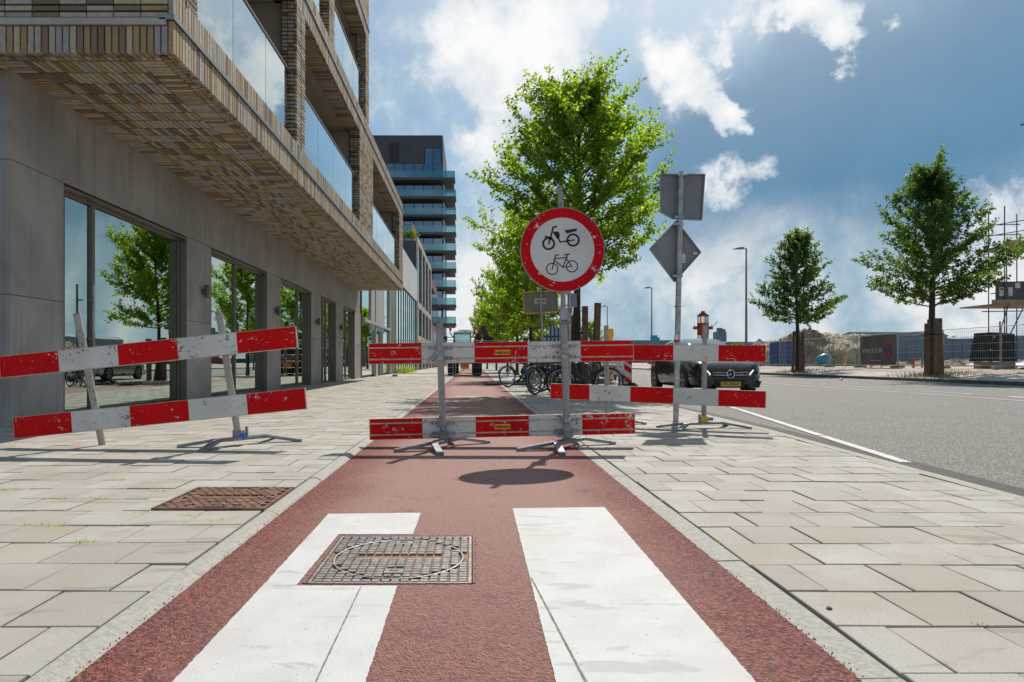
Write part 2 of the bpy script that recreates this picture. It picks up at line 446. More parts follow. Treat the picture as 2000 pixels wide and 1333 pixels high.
plain('green_paint', (0.02, 0.22, 0.07), 0.5)
plain('water', (0.05, 0.08, 0.10), 0.1)
plain('tar', (0.17, 0.165, 0.155), 0.85, var=0.3, vs=40)
plain('graffiti', (0.5, 0.5, 0.5), 0.8)

def emit(name, col, st):
    m, g, out = newmat(name)
    e = g.n('ShaderNodeEmission'); g.put(e.inputs[0], col); e.inputs[1].default_value = st
    g.l(e.outputs[0], out.inputs[0])
emit('lantern_lamp', (1.0, 0.5, 0.10), 0.9)
emit('drl', (1.0, 0.97, 0.92), 1.6)

def leaf_mat(name, dif, trn):
    m, g, out = newmat(name)
    r = g.n('ShaderNodeAttribute', attribute_name='tint').outputs['Fac']
    d = g.n('ShaderNodeBsdfDiffuse'); t = g.n('ShaderNodeBsdfTranslucent'); gl = g.n('ShaderNodeBsdfGlossy')
    g.put(d.inputs[0], g.ramp(r, [(0, tuple(x * .65 for x in dif)), (0.6, dif), (0.95, tuple(x * 1.3 for x in dif)), (1, (dif[0] * 3.4, dif[1] * 1.6, dif[2]))]))
    g.put(t.inputs[0], g.ramp(r, [(0, tuple(x * .6 for x in trn)), (0.6, trn), (0.95, tuple(x * 1.25 for x in trn)), (1, (trn[0] * 2.4, trn[1] * 1.35, trn[2]))]))
    gl.inputs['Roughness'].default_value = 0.35; g.put(gl.inputs[0], (0.6, 0.65, 0.6))
    m1 = g.n('ShaderNodeMixShader'); m1.inputs[0].default_value = 0.68
    g.l(d.outputs[0], m1.inputs[1]); g.l(t.outputs[0], m1.inputs[2])
    m2 = g.n('ShaderNodeMixShader'); m2.inputs[0].default_value = 0.05
    g.l(m1.outputs[0], m2.inputs[1]); g.l(gl.outputs[0], m2.inputs[2])
    g.l(m2.outputs[0], out.inputs[0])
leaf_mat('leaf', (0.082, 0.155, 0.018), (0.41, 0.61, 0.03))
leaf_mat('leaf_dark', (0.05, 0.095, 0.022), (0.15, 0.27, 0.025))

# ------------------------------------------------------------------ mesh helpers
class MB:
    def __init__(self):
        self.v = []; self.f = []; self.m = []; self.mats = []; self.tint = []; self.smooth = []
    def mi(self, name):
        if name not in self.mats: self.mats.append(name)
        return self.mats.index(name)
    def add(self, vs, fs, mat, tint=None, smooth=False):
        o = len(self.v); i = self.mi(mat)
        self.v.extend([tuple(p) for p in vs])
        for f in fs:
            self.f.append(tuple(o + k for k in f)); self.m.append(i)
            self.tint.append(0.5 if tint is None else tint); self.smooth.append(smooth)
    def box(self, c, s, mat, tint=None, rot=None, bev=0.0):
        x, y, z = s[0] / 2, s[1] / 2, s[2] / 2
        if bev <= 0:
            vs = [Vector((a * x, b * y, d * z)) for a in (-1, 1) for b in (-1, 1) for d in (-1, 1)]
            fs = [(0, 1, 3, 2), (4, 6, 7, 5), (0, 4, 5, 1), (2, 3, 7, 6), (0, 2, 6, 4), (1, 5, 7, 3)]
        else:
            vs, fs = bevel_box(s, bev)
        if rot is not None:
            M = rot if isinstance(rot, Matrix) else Euler(rot).to_matrix()
            vs = [M @ v for v in vs]
        c = Vector(c)
        self.add([v + c for v in vs], fs, mat, tint)
        return self
    def bar(self, a, b, w, h, mat, up=(0, 0, 1)):
        a, b = Vector(a), Vector(b); d = (b - a); L = d.length; d.normalize()
        up = Vector(up); s = d.cross(up)
        if s.length < 1e-4: s = d.cross(Vector((1, 0, 0)))
        s.normalize(); u = s.cross(d)
        M = Matrix((d, s, u)).transposed()
        return self.box((a + b) / 2, (L, w, h), mat, rot=M)
    def tube(self, pts, r, mat, n=8, caps=True, smooth=True, tint=None):
        pts = [Vector(p) for p in pts]
        rs = r if hasattr(r, '__len__') else [r] * len(pts)
        vs = []; fs = []
        prev = None
        for i, p in enumerate(pts):
            if i == 0: d = pts[1] - p
            elif i == len(pts) - 1: d = p - pts[i - 1]
            else: d = (pts[i + 1] - p).normalized() + (p - pts[i - 1]).normalized()
            d.normalize()
            if prev is None:
                a = Vector((0, 0, 1)) if abs(d.z) < 0.9 else Vector((1, 0, 0))
                s = d.cross(a).normalized()
            else:
                s = prev - d * prev.dot(d)
                s = s.normalized() if s.length > 1e-6 else d.orthogonal().normalized()
            prev = s
            t = d.cross(s)
            for k in range(n):
                an = 2 * math.pi * k / n
                vs.append(p + (s * math.cos(an) + t * math.sin(an)) * rs[i])
        for i in range(len(pts) - 1):
            for k in range(n):
                k2 = (k + 1) % n
                fs.append((i * n + k, i * n + k2, (i + 1) * n + k2, (i + 1) * n + k))
        o = len(pts) * n
        self.add(vs, fs, mat, tint, smooth)
        if caps:
            self.add(vs[:n], [tuple(range(n - 1, -1, -1))], mat, tint)
            self.add(vs[o - n:o], [tuple(range(n))], mat, tint)
        return self
    def ring(self, c, Rm, r, axis, mat, n=28, k=6, smooth=True, flat=1.0, a0=0.0, a1=2 * math.pi):
        """torus (or arc) round axis; flat scales the section along the axis"""
        c = Vector(c); ax = Vector(axis).normalized()
        u = ax.orthogonal().normalized() if abs(ax.z) > 0.9 else ax.cross(Vector((0, 0, 1))).normalized()
        w = ax.cross(u)
        full = abs(a1 - a0 - 2 * math.pi) < 1e-6
        N = n if full else n + 1
        vs = []; fs = []
        for i in range(N):
            an = a0 + (a1 - a0) * i / n
            rd = u * math.cos(an) + w * math.sin(an)
            for j in range(k):
                b = 2 * math.pi * j / k
                vs.append(c + rd * (Rm + r * math.cos(b)) + ax * (r * flat * math.sin(b)))
        for i in range(n if full else n):
            i2 = (i + 1) % N
            if not full and i == n: break
            for j in range(k):
                j2 = (j + 1) % k
                fs.append((i * k + j, i2 * k + j, i2 * k + j2, i * k + j2))
        self.add(vs, fs, mat, smooth=smooth)
        return self
    def lathe(self, prof, c, axis, mat, n=20, smooth=True):
        """prof: list of (radius, along)"""
        c = Vector(c); ax = Vector(axis).normalized()
        u = ax.orthogonal().normalized(); w = ax.cross(u)
        vs = []; fs = []
        for (r, h) in prof:
            for k in range(n):
                an = 2 * math.pi * k / n
                vs.append(c + ax * h + (u * math.cos(an) + w * math.sin(an)) * max(r, 1e-4))
        for i in range(len(prof) - 1):
            for k in range(n):
                k2 = (k + 1) % n
                fs.append((i * n + k, i * n + k2, (i + 1) * n + k2, (i + 1) * n + k))
        self.add(vs, fs, mat, smooth=smooth)
        return self
    def prism(self, poly, a, b, mat, plane='xy', smooth=False):
        """extrude a 2D polygon between a and b along the third axis"""
        def P(p, h):
            if plane == 'xy': return Vector((p[0], p[1], h))
            if plane == 'xz': return Vector((p[0], h, p[1]))
            return Vector((h, p[0], p[1]))
        n = len(poly)
        vs = [P(p, a) for p in poly] + [P(p, b) for p in poly]
        fs = [tuple(range(n - 1, -1, -1)), tuple(range(n, 2 * n))]
        fs += [(i, (i + 1) % n, n + (i + 1) % n, n + i) for i in range(n)]
        self.add(vs, fs, mat, smooth=smooth)
        return self
    def quad(self, a, b, c, d, mat):
        self.add([a, b, c, d], [(0, 1, 2, 3)], mat); return self
    def mesh(self, name):
        me = bpy.data.meshes.new(name)
        me.from_pydata(self.v, [], self.f)
        for n in self.mats: me.materials.append(MATS[n])
        me.polygons.foreach_set('material_index', self.m)
        me.polygons.foreach_set('use_smooth', self.smooth)
        a = me.attributes.new('tint', 'FLOAT', 'FACE')
        a.data.foreach_set('value', self.tint)
        bm = bmesh.new(); bm.from_mesh(me)
        bmesh.ops.recalc_face_normals(bm, faces=bm.faces)
        bm.to_mesh(me); bm.free()
        me.update()
        return me
    def build(self, name, parent=None, loc=None, rot=None, **tags):
        return link(name, self.mesh(name), parent, loc, rot, **tags)

def bevel_box(s, b):
    """box with the top edges chamfered (20 triangles or so)"""
    x, y, z = s[0] / 2, s[1] / 2, s[2] / 2
    vs = []
    for (fx, fy, h) in ((x, y, -z), (x, y, z - b), (x - b, y - b, z)):
        vs += [Vector((-fx, -fy, h)), Vector((fx, -fy, h)), Vector((fx, fy, h)), Vector((-fx, fy, h))]
    fs = [(3, 2, 1, 0), (8, 9, 10, 11)]
    for l in (0, 4):
        for k in range(4):
            k2 = (k + 1) % 4
            fs.append((l + k, l + k2, l + 4 + k2, l + 4 + k))
    return vs, fs

def link(name, me, parent=None, loc=None, rot=None, **tags):
    o = bpy.data.objects.new(name, me)
    COL.objects.link(o)
    if parent is not None: o.parent = parent
    if loc is not None: o.location = loc
    if rot is not None: o.rotation_euler = rot
    for k, v in tags.items(): o[k] = v
    return o

def thing(name, label, cat, loc=(0, 0, 0), rot=(0, 0, 0), group=None):
    o = bpy.data.objects.new(name, None)
    o.empty_display_size = 0.2
    COL.objects.link(o); o.location = loc; o.rotation_euler = rot
    o['label'] = label; o['category'] = cat
    if group: o['group'] = group
    return o

def copy_thing(root, label, loc, rot, scale=None, parent=None):
    r = root.copy(); COL.objects.link(r)
    r.location = loc; r.rotation_euler = rot
    if scale is not None: r.scale = scale
    if label: r['label'] = label
    def rec(src, dst):
        for ch in src.children:
            c = ch.copy(); COL.objects.link(c); c.parent = dst
            rec(ch, c)
    rec(root, r)
    return r

def text_mb(mb, s, size, mat, M, bold=0.0, depth=0.0008, xs=1.0):
    """lettering as thin geometry; M maps text plane (x right, y up, z out)"""
    cu = bpy.data.curves.new('t', 'FONT'); cu.body = s; cu.size = size
    cu.align_x = 'CENTER'; cu.align_y = 'CENTER'; cu.extrude = depth; cu.offset = bold; cu.resolution_u = 3
    o = bpy.data.objects.new('t', cu); COL.objects.link(o)
    dg = bpy.context.evaluated_depsgraph_get(); dg.update()
    me = bpy.data.meshes.new_from_object(o.evaluated_get(dg))
    vs = [M @ Vector((v.co.x * xs, v.co.y, v.co.z)) for v in me.vertices]
    fs = [tuple(p.vertices) for p in me.polygons]
    mb.add(vs, fs, mat)
    bpy.data.objects.remove(o); bpy.data.curves.remove(cu); bpy.data.meshes.remove(me)

def frame_matrix(origin, right, up):
    r = Vector(right).normalized(); u = Vector(up); u = (u - r * u.dot(r)).normalized(); n = r.cross(u)
    M = Matrix((r, u, n)).transposed().to_4x4(); M.translation = Vector(origin)
    return M
# =================================================================== GROUND
def sheet(name, poly, z, mat, parent=None, kind='structure'):
    mb = MB(); mb.add([(p[0], p[1], z) for p in poly], [tuple(range(len(poly)))], mat)
    o = mb.build(name, parent)
    if kind and parent is None: o['kind'] = kind
    return o
def rect(x0, x1, y0, y1): return [(x0, y0), (x1, y0), (x1, y1), (x0, y1)]

sheet('ground', rect(-2500, 2500, -200, 3500), -0.30, 'soil')
ROADZ = -0.04
road = sheet('road', rect(1.0, 19.85, -12, 500), ROADZ, 'grey_asphalt')

# ---- red cycle path with a ragged edge
def ys_list(y0, y1, fine, y2, coarse):
    ys = list(np.arange(y0, y1, fine)) + list(np.arange(y1, y2, coarse)) + [y2]
    return ys
def ragged_strip(name, xl, xr, ys, z, mat, jl, jr, rng, parent=None):
    mb = MB(); vs = []; fs = []
    for i, y in enumerate(ys):
        vs += [(xl + rng.uniform(-jl, jl), y, z), (xr + rng.uniform(-jr, jr), y, z)]
        if i: fs.append((2 * i - 2, 2 * i - 1, 2 * i + 1, 2 * i))
    mb.add(vs, fs, mat)
    return mb.build(name, parent)
MHX0, MHX1, MHY0, MHY1 = -0.605, 0.002, 2.36, 3.0       # manhole cover let into the path
def red_path():
    rng = random.Random(3); mb = MB(); vs = []; fs = []
    ys = sorted([-3.0, -1.0, 1.0, MHY0, MHY1] + list(np.arange(1.2, 5, 0.011)) + list(np.arange(5, 14, 0.03)) + list(np.arange(14, 420, 6.0)))
    for i, y in enumerate(ys):
        vs += [(-1.018 + rng.uniform(-.006, .006), y, .006), (MHX0, y, .006), (MHX1, y, .006), (0.985 + rng.uniform(-.004, .004), y, .006)]
        if i:
            for k in range(3):
                if k == 1 and ys[i - 1] >= MHY0 - 1e-6 and y <= MHY1 + 1e-6: continue
                fs.append((4 * i - 4 + k, 4 * i - 3 + k, 4 * i + 1 + k, 4 * i + k))
    mb.add(vs, fs, 'red_asphalt')
    return mb.build('cycle_path')
path = red_path()
path['kind'] = 'structure'

# ---- painted crossing stripes
MHX0, MHX1, MHY0, MHY1 = -0.605, 0.002, 2.36, 3.0
prng = random.Random(11)
def jitter_edge(a, b, step, j):
    a, b = Vector(a), Vector(b); n = max(1, int((b - a).length / step)); d = (b - a).normalized(); nrm = Vector((-d.y, d.x))
    return [a + (b - a) * i / n + nrm * (prng.uniform(-j, j) if i else 0) for i in range(n)]
def paint_poly(name, corners, z=0.0085, j=0.0016, parent=None, mat='road_paint'):
    pts = []
    for i in range(len(corners)):
        pts += jitter_edge(corners[i], corners[(i + 1) % len(corners)], 0.014, j)
    mb = MB(); mb.add([(p.x, p.y, z) for p in pts], [tuple(range(len(pts)))], mat)
    return mb.build(name, parent)
# left stripe in three patches round the manhole, right stripe whole
paint_poly('crossing_stripe', [(-0.752, 0.4), (-0.268, 0.4), (-0.268, 2.335), (-0.752, 2.335)], parent=path)
paint_poly('crossing_stripe', [(-0.752, 2.336), (-0.632, 2.336), (-0.622, 3.03), (-0.757, 3.03)], parent=path)
paint_poly('crossing_stripe', [(-0.757, 3.031), (-0.275, 3.031), (-0.272, 3.465), (-0.76, 3.44)], parent=path)
paint_poly('crossing_stripe', [(0.203, 0.4), (0.70, 0.4), (0.733, 3.6), (0.222, 3.57)], parent=path)
# seams showing through the paint
paint_poly('seam', [(-0.386, 0.4), (-0.381, 0.4), (-0.395, 2.32), (-0.399, 2.32)], 0.0100, 0.0008, path, 'tar')
paint_poly('seam', [(0.317, 1.2), (0.325, 1.2), (0.222, 2.42), (0.217, 2.42)], 0.0100, 0.0008, path, 'tar')

# ---- pavements
def rb(y):
    """right edge of the right-hand pavement"""
    P = [(-5, 3.15), (4, 3.20), (8, 3.48), (14, 3.58), (500, 3.60)]
    for (a, xa), (b, xb) in zip(P, P[1:]):
        if y <= b: return xa + (xb - xa) * (y - a) / (b - a)
    return 3.6
pts = [(1.09, -4)] + [(rb(y), y) for y in (-4, 4, 8, 14, 300)] + [(1.09, 300)]
mb = MB(); mb.prism(pts, -0.25, -0.010, 'joint_sand')
right_pavement = mb.build('right_pavement', kind='structure')
sheet('far_paving', [(1.1, 30)] + [(3.57, 30), (3.57, 300), (1.1, 300)], -0.002, 'pave_far', right_pavement)
mb = MB(); mb.box((-15.55, 60, -0.115), (28.9, 130, 0.25), 'joint_sand')
left_pavement = mb.build('left_pavement', kind='structure')
sheet('far_paving', rect(-5.5, -1.1, 36, 124), 0.021, 'pave_far', left_pavement)

def ragtile(mbm, c, s, rng):
    rot = (rng.gauss(0, 0.0022), rng.gauss(0, 0.0022), rng.gauss(0, 0.0035))
    return rot
def pave(parent, cells, ztop, limit, rng):
    """cells: (x0,x1,y0,y1). The `limit` tiles that show largest become objects, the rest one mass."""
    def area(c):
        x0, x1, y0, y1 = c; h = EYE - ztop
        cx = (x0 + x1) / 2; cy = (y0 + y1) / 2
        px = 922 + cx / cy * F; p0 = 708 + h / y0 * F
        if px < -60 or px > 2060 or p0 > 1420: return -cy
        return (x1 - x0) * F / cy * (h * F) * (1 / y0 - 1 / y1)
    cells = sorted(cells, key=area, reverse=True)
    cache = {}
    mass = MB(); T = 0.05
    shift = lambda: rng.gauss(0, 0.0016)
    for i, (x0, x1, y0, y1) in enumerate(cells):
        g = 0.0023 + abs(rng.gauss(0, 0.0012))
        g = round(g, 3)
        s = (round(x1 - x0 - 2 * g, 4), round(y1 - y0 - 2 * g, 4), T)
        z = ztop - T / 2 + rng.gauss(0, 0.0018)
        c = ((x0 + x1) / 2 + shift(), (y0 + y1) / 2 + shift(), z)
        rot = (rng.gauss(0, 0.0045), rng.gauss(0, 0.0045), rng.gauss(0, 0.004))
        if i < limit:
            if s not in cache:
                m2 = MB(); m2.box((0, 0, 0), s, 'tile_single', bev=0.0025); cache[s] = m2.mesh('paving_tile')
            link('paving_tile', cache[s], parent, c, rot)
        else:
            mass.box(c, s, 'tile_mass', tint=rng.random(), rot=rot, bev=0.0025)
    o = mass.build('paving_tiles_further_off', parent); o['kind'] = 'stuff'
trng = random.Random(21)
M_ = 0.3
cells = []
LMX0, LMX1, LMY0, LMY1 = -1.70, -1.10, 3.43, 4.03       # the rusty cover takes four tiles
for r_ in range(0, 116):
    y0 = 0.73 + M_ * r_; y1 = y0 + M_
    xs = [-1.107]
    x = -1.10 - (M_ if r_ % 2 == 0 else M_ / 2)
    while x > -6.0:
        xs.append(x); x -= M_
    for a, b in zip(xs, xs[1:]):
        x0, x1 = b, a
        if y0 > LMY0 - 0.05 and y1 < LMY1 + 0.05:
            if x0 > LMX0 - 0.01: continue
            if x1 > LMX0 + 0.01: x1 = LMX0
        cells.append((x0, x1, y0, y1))
pave(left_pavement, cells, 0.026, 300, trng)
cells = []
for r_ in range(0, 98):
    y0 = 0.78 + M_ * r_; y1 = y0 + M_
    lim = min(rb(y0), rb(y1)) - 0.0
    x = 1.106; w = M_ if r_ % 2 == 0 else M_ / 2
    while x < lim - 0.05:
        cells.append((x, min(x + w, lim), y0, y1)); x += w; w = M_
pave(right_pavement, cells, 0.006, 300, trng)

# ---- kerb stones along the path
for k in range(40):
    y0 = 0.49 + 0.98 * k; y1 = y0 + 0.974
    mb = MB(); d = trng.uniform(-0.002, 0.002); e = trng.uniform(-0.003, 0.003)
    prof = [(-1.099 + d, -0.1), (-0.99, -0.1), (-0.99, -0.008), (-1.040, 0.020 + e), (-1.052 + d, 0.027 + e), (-1.094 + d, 0.028 + e), (-1.099 + d, 0.022 + e)]
    mb.prism(prof, y0, y1, 'kerb_stone', plane='xz')
    mb.build('kerb_stone', left_pavement)
for k in range(40):
    y0 = 0.68 + 0.98 * k; y1 = y0 + 0.972
    mb = MB(); e = trng.uniform(-0.002, 0.002)
    prof = [(0.96, -0.1), (1.096, -0.1), (1.096, 0.004 + e), (1.088, 0.0075 + e), (0.975, 0.0045 + e), (0.96, 0.0)]
    mb.prism(prof, y0, y1, 'kerb_stone', plane='xz')
    mb.build('edging_stone', right_pavement)
# edging along the carriageway
ysr = [-3 + 0.98 * k for k in range(45)]
for y0, y1 in zip(ysr, ysr[1:]):
    mb = MB()
    a, b = rb(y0), rb(y1 - 0.008)
    mb.prism([(a + 0.004, y0), (a + 0.11, y0), (b + 0.11, y1 - 0.008), (b + 0.004, y1 - 0.008)], -0.2, 0.003, 'kerb_stone')
    mb.build('edging_stone', right_pavement)
# smooth gutter strip on the carriageway
gy = [-4, 2, 4, 5.5, 8, 14, 60]
mb = MB()
wid = [0.34, 0.34, 0.34, 0.33, 0.32, 0.32, 0.32]
for (y0, w0), (y1, w1) in zip(zip(gy, wid), zip(gy[1:], wid[1:])):
    mb.add([(rb(y0) + 0.11, y0, ROADZ + 0.004), (rb(y0) + 0.13 + w0, y0, ROADZ + 0.004), (rb(y1) + 0.13 + w1, y1, ROADZ + 0.004), (rb(y1) + 0.11, y1, ROADZ + 0.004)], [(0, 1, 2, 3)], 'gutter_asphalt')
mb.build('gutter', road)
def marking(x0, y0, x1, y1, w):
    d = Vector((x1 - x0, y1 - y0)).normalized(); n = Vector((-d.y, d.x)) * w / 2
    paint_poly('road_marking', [(x0 + n.x, y0 + n.y), (x0 - n.x, y0 - n.y), (x1 - n.x, y1 - n.y), (x1 + n.x, y1 + n.y)], ROADZ + 0.008, 0.004, road)
marking(3.66, 5.48, 4.01, 7.45, 0.10)
marking(4.02, 7.5, 4.80, 11.73, 0.10)
marking(4.81, 11.8, 5.74, 17.0, 0.10)
for k in range(14):
    y = 9 + 4.6 * k
    marking(12.0, y, 12.0, y + 4.2, 0.12)
    marking(13.25, y + 7.0, 13.25, y + 10.2, 0.12)
marking(13.2, 9.0, 13.2, 17.3, 0.28)
for k in range(8): marking(18.6, 16 + 6 * k, 18.6, 19 + 6 * k, 0.12)

# ---- far side of the road
mb = MB(); mb.prism([(19.85, -0.3), (23.9, -0.3), (23.9, 0.50), (20.05, 0.10), (19.85, 0.10)], -10, 300, 'pave_far', plane='xz')
far_pavement = mb.build('far_pavement', kind='structure')
def zfar(x): return 0.10 + (x - 20.05) / 3.85 * 0.40
mb = MB(); mb.add([(21.9, -10, zfar(21.9) + 0.004), (23.1, -10, zfar(23.1) + 0.004), (23.1, 300, zfar(23.1) + 0.004), (21.9, 300, zfar(21.9) + 0.004)], [(0, 1, 2, 3)], 'track_red')
mb.build('far_cycle_track', far_pavement)
for k in range(34):
    mb = MB(); y0 = 14 + 1.5 * k
    mb.box((19.84, y0 + 0.745, 0.0), (0.14, 1.49, 0.215), 'kerb_dark', bev=0.02); mb.build('kerb_stone', far_pavement)
mb = MB(); mb.box((123.9, 140, 0.10), (200, 300, 0.80), 'sand')
site = mb.build('site_ground', kind='structure')

# ---- manhole covers
def manhole(name, label, x0, x1, y0, y1, z, top, body, groove, nx, ny, slot, rng):
    t = thing(name, label, 'manhole cover', ((x0 + x1) / 2, (y0 + y1) / 2, z))
    w, d = x1 - x0, y1 - y0
    mb = MB(); mb.box((0, 0, top - 0.009 - 0.03), (w - 0.002, d - 0.002, 0.06), groove); mb.build('base_plate', t)
    mb = MB()
    for sx in (-1, 1): mb.box((sx * (w / 2 - 0.006), 0, top / 2), (0.012, d, top), body)
    for sy in (-1, 1): mb.box((0, sy * (d / 2 - 0.006), top / 2 - 0.0005), (w - 0.024, 0.012, top - 0.001), body)
    mb.build('rim', t)
    mb = MB(); Rr = min(w, d) * 0.44
    px_, py_ = (w - 0.03) / nx, (d - 0.03) / ny
    for j in range(ny):
        off = (j % 2) * 0.5 if slot else 0.0
        for i in range(nx + (1 if off else 0)):
            cx = -w / 2 + 0.015 + px_ * (i + 0.5 - off); cy = -d / 2 + 0.015 + py_ * (j + 0.5)
            if abs(cx) > w / 2 - 0.02: continue
            if abs(math.hypot(cx, cy) - Rr) < 0.013: continue
            if abs(cx) < w * 0.27 and abs(cy - 0.02) < d * 0.045: continue
            if abs(cx) < 0.05 and min(abs(cy + d * 0.28), abs(cy - d * 0.34)) < 0.035: continue
            mb.box((cx, cy, top / 2 + rng.uniform(-0.0006, 0.0006)), (px_ * 0.80, py_ * 0.78, top), body, bev=0.0015)
    o = mb.build('raised_studs', t); o['kind'] = 'stuff'
    mb = MB()
    mb.ring((0, 0, top - 0.0035), Rr, 0.0065, (0, 0, 1), body, 56, 6, flat=0.5)
    mb.build('ring', t)
    for cy in (-d * 0.28, d * 0.34):
        mb = MB(); mb.box((0, cy, top / 2), (0.075, 0.05, top), body, bev=0.002)
        mb.box((0, cy, top + 0.0004), (0.036, 0.011, 0.0012), 'frame_dark')
        mb.build('lifting_eye', t)
    return t
manhole('manhole_cover', 'grey cast-iron manhole cover set in the left white stripe on the red path', MHX0 + 0.004, MHX1 - 0.004, MHY0 + 0.004, MHY1 - 0.004, -0.010, 0.0185, 'cast_iron', 'iron_groove', 16, 21, False, rnd)
manhole('manhole_cover', 'rust-brown manhole cover in the left pavement against the kerb', LMX0 + 0.004, LMX1 + 0.002, LMY0 + 0.004, LMY1 - 0.004, 0.016, 0.024, 'rust_iron', 'rust_groove', 11, 15, True, rnd)
# broken asphalt edge round the cover in the path
fr = random.Random(5); mb = MB()
def rim_edge(a, b, out):
    a, b = Vector(a), Vector(b); n = int((b - a).length / 0.012); vs = []; fs = []
    o = Vector(out)
    for i in range(n + 1):
        p = a + (b - a) * i / n; q = p + o * (0.007 + 0.011 * fr.random())
        vs += [(p.x, p.y, 0.0092), (q.x, q.y, 0.0100)]
        if i: fs.append((2 * i - 2, 2 * i - 1, 2 * i + 1, 2 * i))
    mb.add(vs, fs, 'red_asphalt')
rim_edge((MHX0, MHY0), (MHX0, MHY1), (-1, 0)); rim_edge((MHX1, MHY0), (MHX1, MHY1), (1, 0)); rim_edge((MHX0, MHY1), (MHX1, MHY1), (0, 1)); rim_edge((MHX0, MHY0), (MHX1, MHY0), (0, -0.5))
mb.build('broken_edge', path)

# ---- a few drain covers further down the path
mb = MB(); t = thing('drain_grate', 'pale slotted grate lying across the red path beyond the centre barrier', 'drain grate', (0.03, 15.1, 0.006))
mb.box((0, 0, 0.002), (0.86, 0.36, 0.004), 'iron_groove')
for i in range(22):
    for j in range(5): mb.box((-0.40 + i * 0.038, -0.14 + j * 0.07, 0.005), (0.026, 0.05, 0.006), 'ship_white')
mb.build('grate_plate', t)

# ---- weeds in the joints
def tuft(mb, x, y, z, n, h, sp, mat, rng):
    for i in range(n):
        a = rng.uniform(0, 6.28); r = sp * math.sqrt(rng.random()); bx, by = x + r * math.cos(a) * 1.6, y + r * math.sin(a) * 0.5
        hh = h * rng.uniform(0.4, 1.0); w = hh * 0.10 + 0.0008; t = rng.uniform(0, 6.28); lx, ly = math.cos(t) * hh * 0.6, math.sin(t) * hh * 0.6
        mb.add([(bx - w, by, z), (bx + w, by, z), (bx + lx, by + ly, z + hh)], [(0, 1, 2)], mat)
wr = random.Random(9); mb = MB()
for (px, py) in [(160, 1062), (112, 978), (105, 1030), (280, 1004), (345, 942), (372, 1010), (190, 976), (310, 962), (225, 940), (430, 1020), (440, 925), (566, 925), (500, 982), (60, 1028), (290, 988), (355, 947), (20, 960)]:
    Y = (EYE - 0.02) * F / (py - 708); p = at(px, py, Y)
    tuft(mb, p.x, p.y, 0.014, 50, 0.028, 0.04, 'leaf', wr)
for (px, py) in [(1377, 1125), (1650, 1050), (1275, 963), (1292, 978), (1905, 1225), (1405, 1060), (1425, 1030)]:
    Y = EYE * F / (py - 708); p = at(px, py, Y)
    tuft(mb, p.x, p.y, -0.004, 22, 0.018, 0.02, 'leaf' if px != 1905 else 'dry_grass', wr)
mb.build('joint_weeds', kind='stuff', label='small green weeds growing in the paving joints', category='weeds')

# ---- loose grit along the broken asphalt edge
gq = random.Random(77); mb = MB()
for i in range(1100):
    y = 1.4 + 8 * gq.random() ** 1.8; left = gq.random() < 0.7
    x = (-1.022 + gq.gauss(0, 0.010)) if left else (0.99 + gq.gauss(0, 0.010))
    z = 0.006 if (x > -1.018 and x < 0.985) else (0.012 if left else 0.006)
    r = gq.uniform(0.001, 0.0032)
    vs = [(x + r * gq.uniform(.6, 1.3) * math.cos(a), y + r * gq.uniform(.6, 1.3) * math.sin(a), z - 0.002) for a in (0, 1.6, 3.1, 4.7)] + [(x, y, z + r)]
    mb.add(vs, [(0, 1, 4), (1, 2, 4), (2, 3, 4), (3, 0, 4)], 'red_asphalt' if gq.random() < 0.8 else 'tile_mass')
mb.build('loose_grit', kind='stuff', label='loose red grit along the edges of the cycle path', category='grit')
# =================================================================== BRICK BUILDING ON THE LEFT
WX = -5.5            # ground-floor wall plane
CX = -3.36           # outer face of the overhanging storeys
SZ = 4.29            # soffit height
YF, YE = 7.305, 31.6
YT = 21.2            # end of the tall part
FLOOR = 3.45
bld = thing('apartment_building', 'long brick apartment building overhanging the left pavement on a grey stone base', 'building', (CX, YF, 0))
BO = Vector((CX, YF, 0))
def bpart(mb, name, **k):
    o = mb.build(name, bld, **k); o.location = -BO; return o

bricks = []     # (centre, size)
PITCH = 0.0785
JT = 0.014
brng = random.Random(31)
def brick(c, s): bricks.append((c, s))
def soldier_side(z0, z1, y0, y1, x=CX):
    n = int(round((y1 - y0) / PITCH)); p = (y1 - y0) / n
    for i in range(n):
        brick((x - 0.028 + brng.uniform(-.002, .002), y0 + p * (i + .5), (z0 + z1) / 2), (0.056, p - 0.019, z1 - z0))
def soldier_front(z0, z1, x0, x1, y=YF):
    n = int(round((x1 - x0) / PITCH)); p = (x1 - x0) / n
    for i in range(n):
        brick((x0 + p * (i + .5), y + 0.028 + brng.uniform(-.002, .002), (z0 + z1) / 2), (p - 0.019, 0.056, z1 - z0))
CH = 0.0735
def stack_side(z0, z1, y0, y1, L=0.305, x=CX):
    n = max(1, int(round((z1 - z0) / CH))); p = (z1 - z0) / n
    m = max(1, int(round((y1 - y0) / L))); q = (y1 - y0) / m
    for i in range(n):
        for j in range(m):
            brick((x - 0.028 + brng.uniform(-.003, .003), y0 + q * (j + .5), z0 + p * (i + .5)), (0.056, q - JT, p - 0.024))
def stack_front(z0, z1, x0, x1, y, L=0.305):
    n = max(1, int(round((z1 - z0) / CH))); p = (z1 - z0) / n
    m = max(1, int(round((x1 - x0) / L))); q = (x1 - x0) / m
    for i in range(n):
        for j in range(m):
            brick((x0 + q * (j + .5), y + 0.028 + brng.uniform(-.003, .003), z0 + p * (i + .5)), (q - JT, 0.056, p - 0.024))
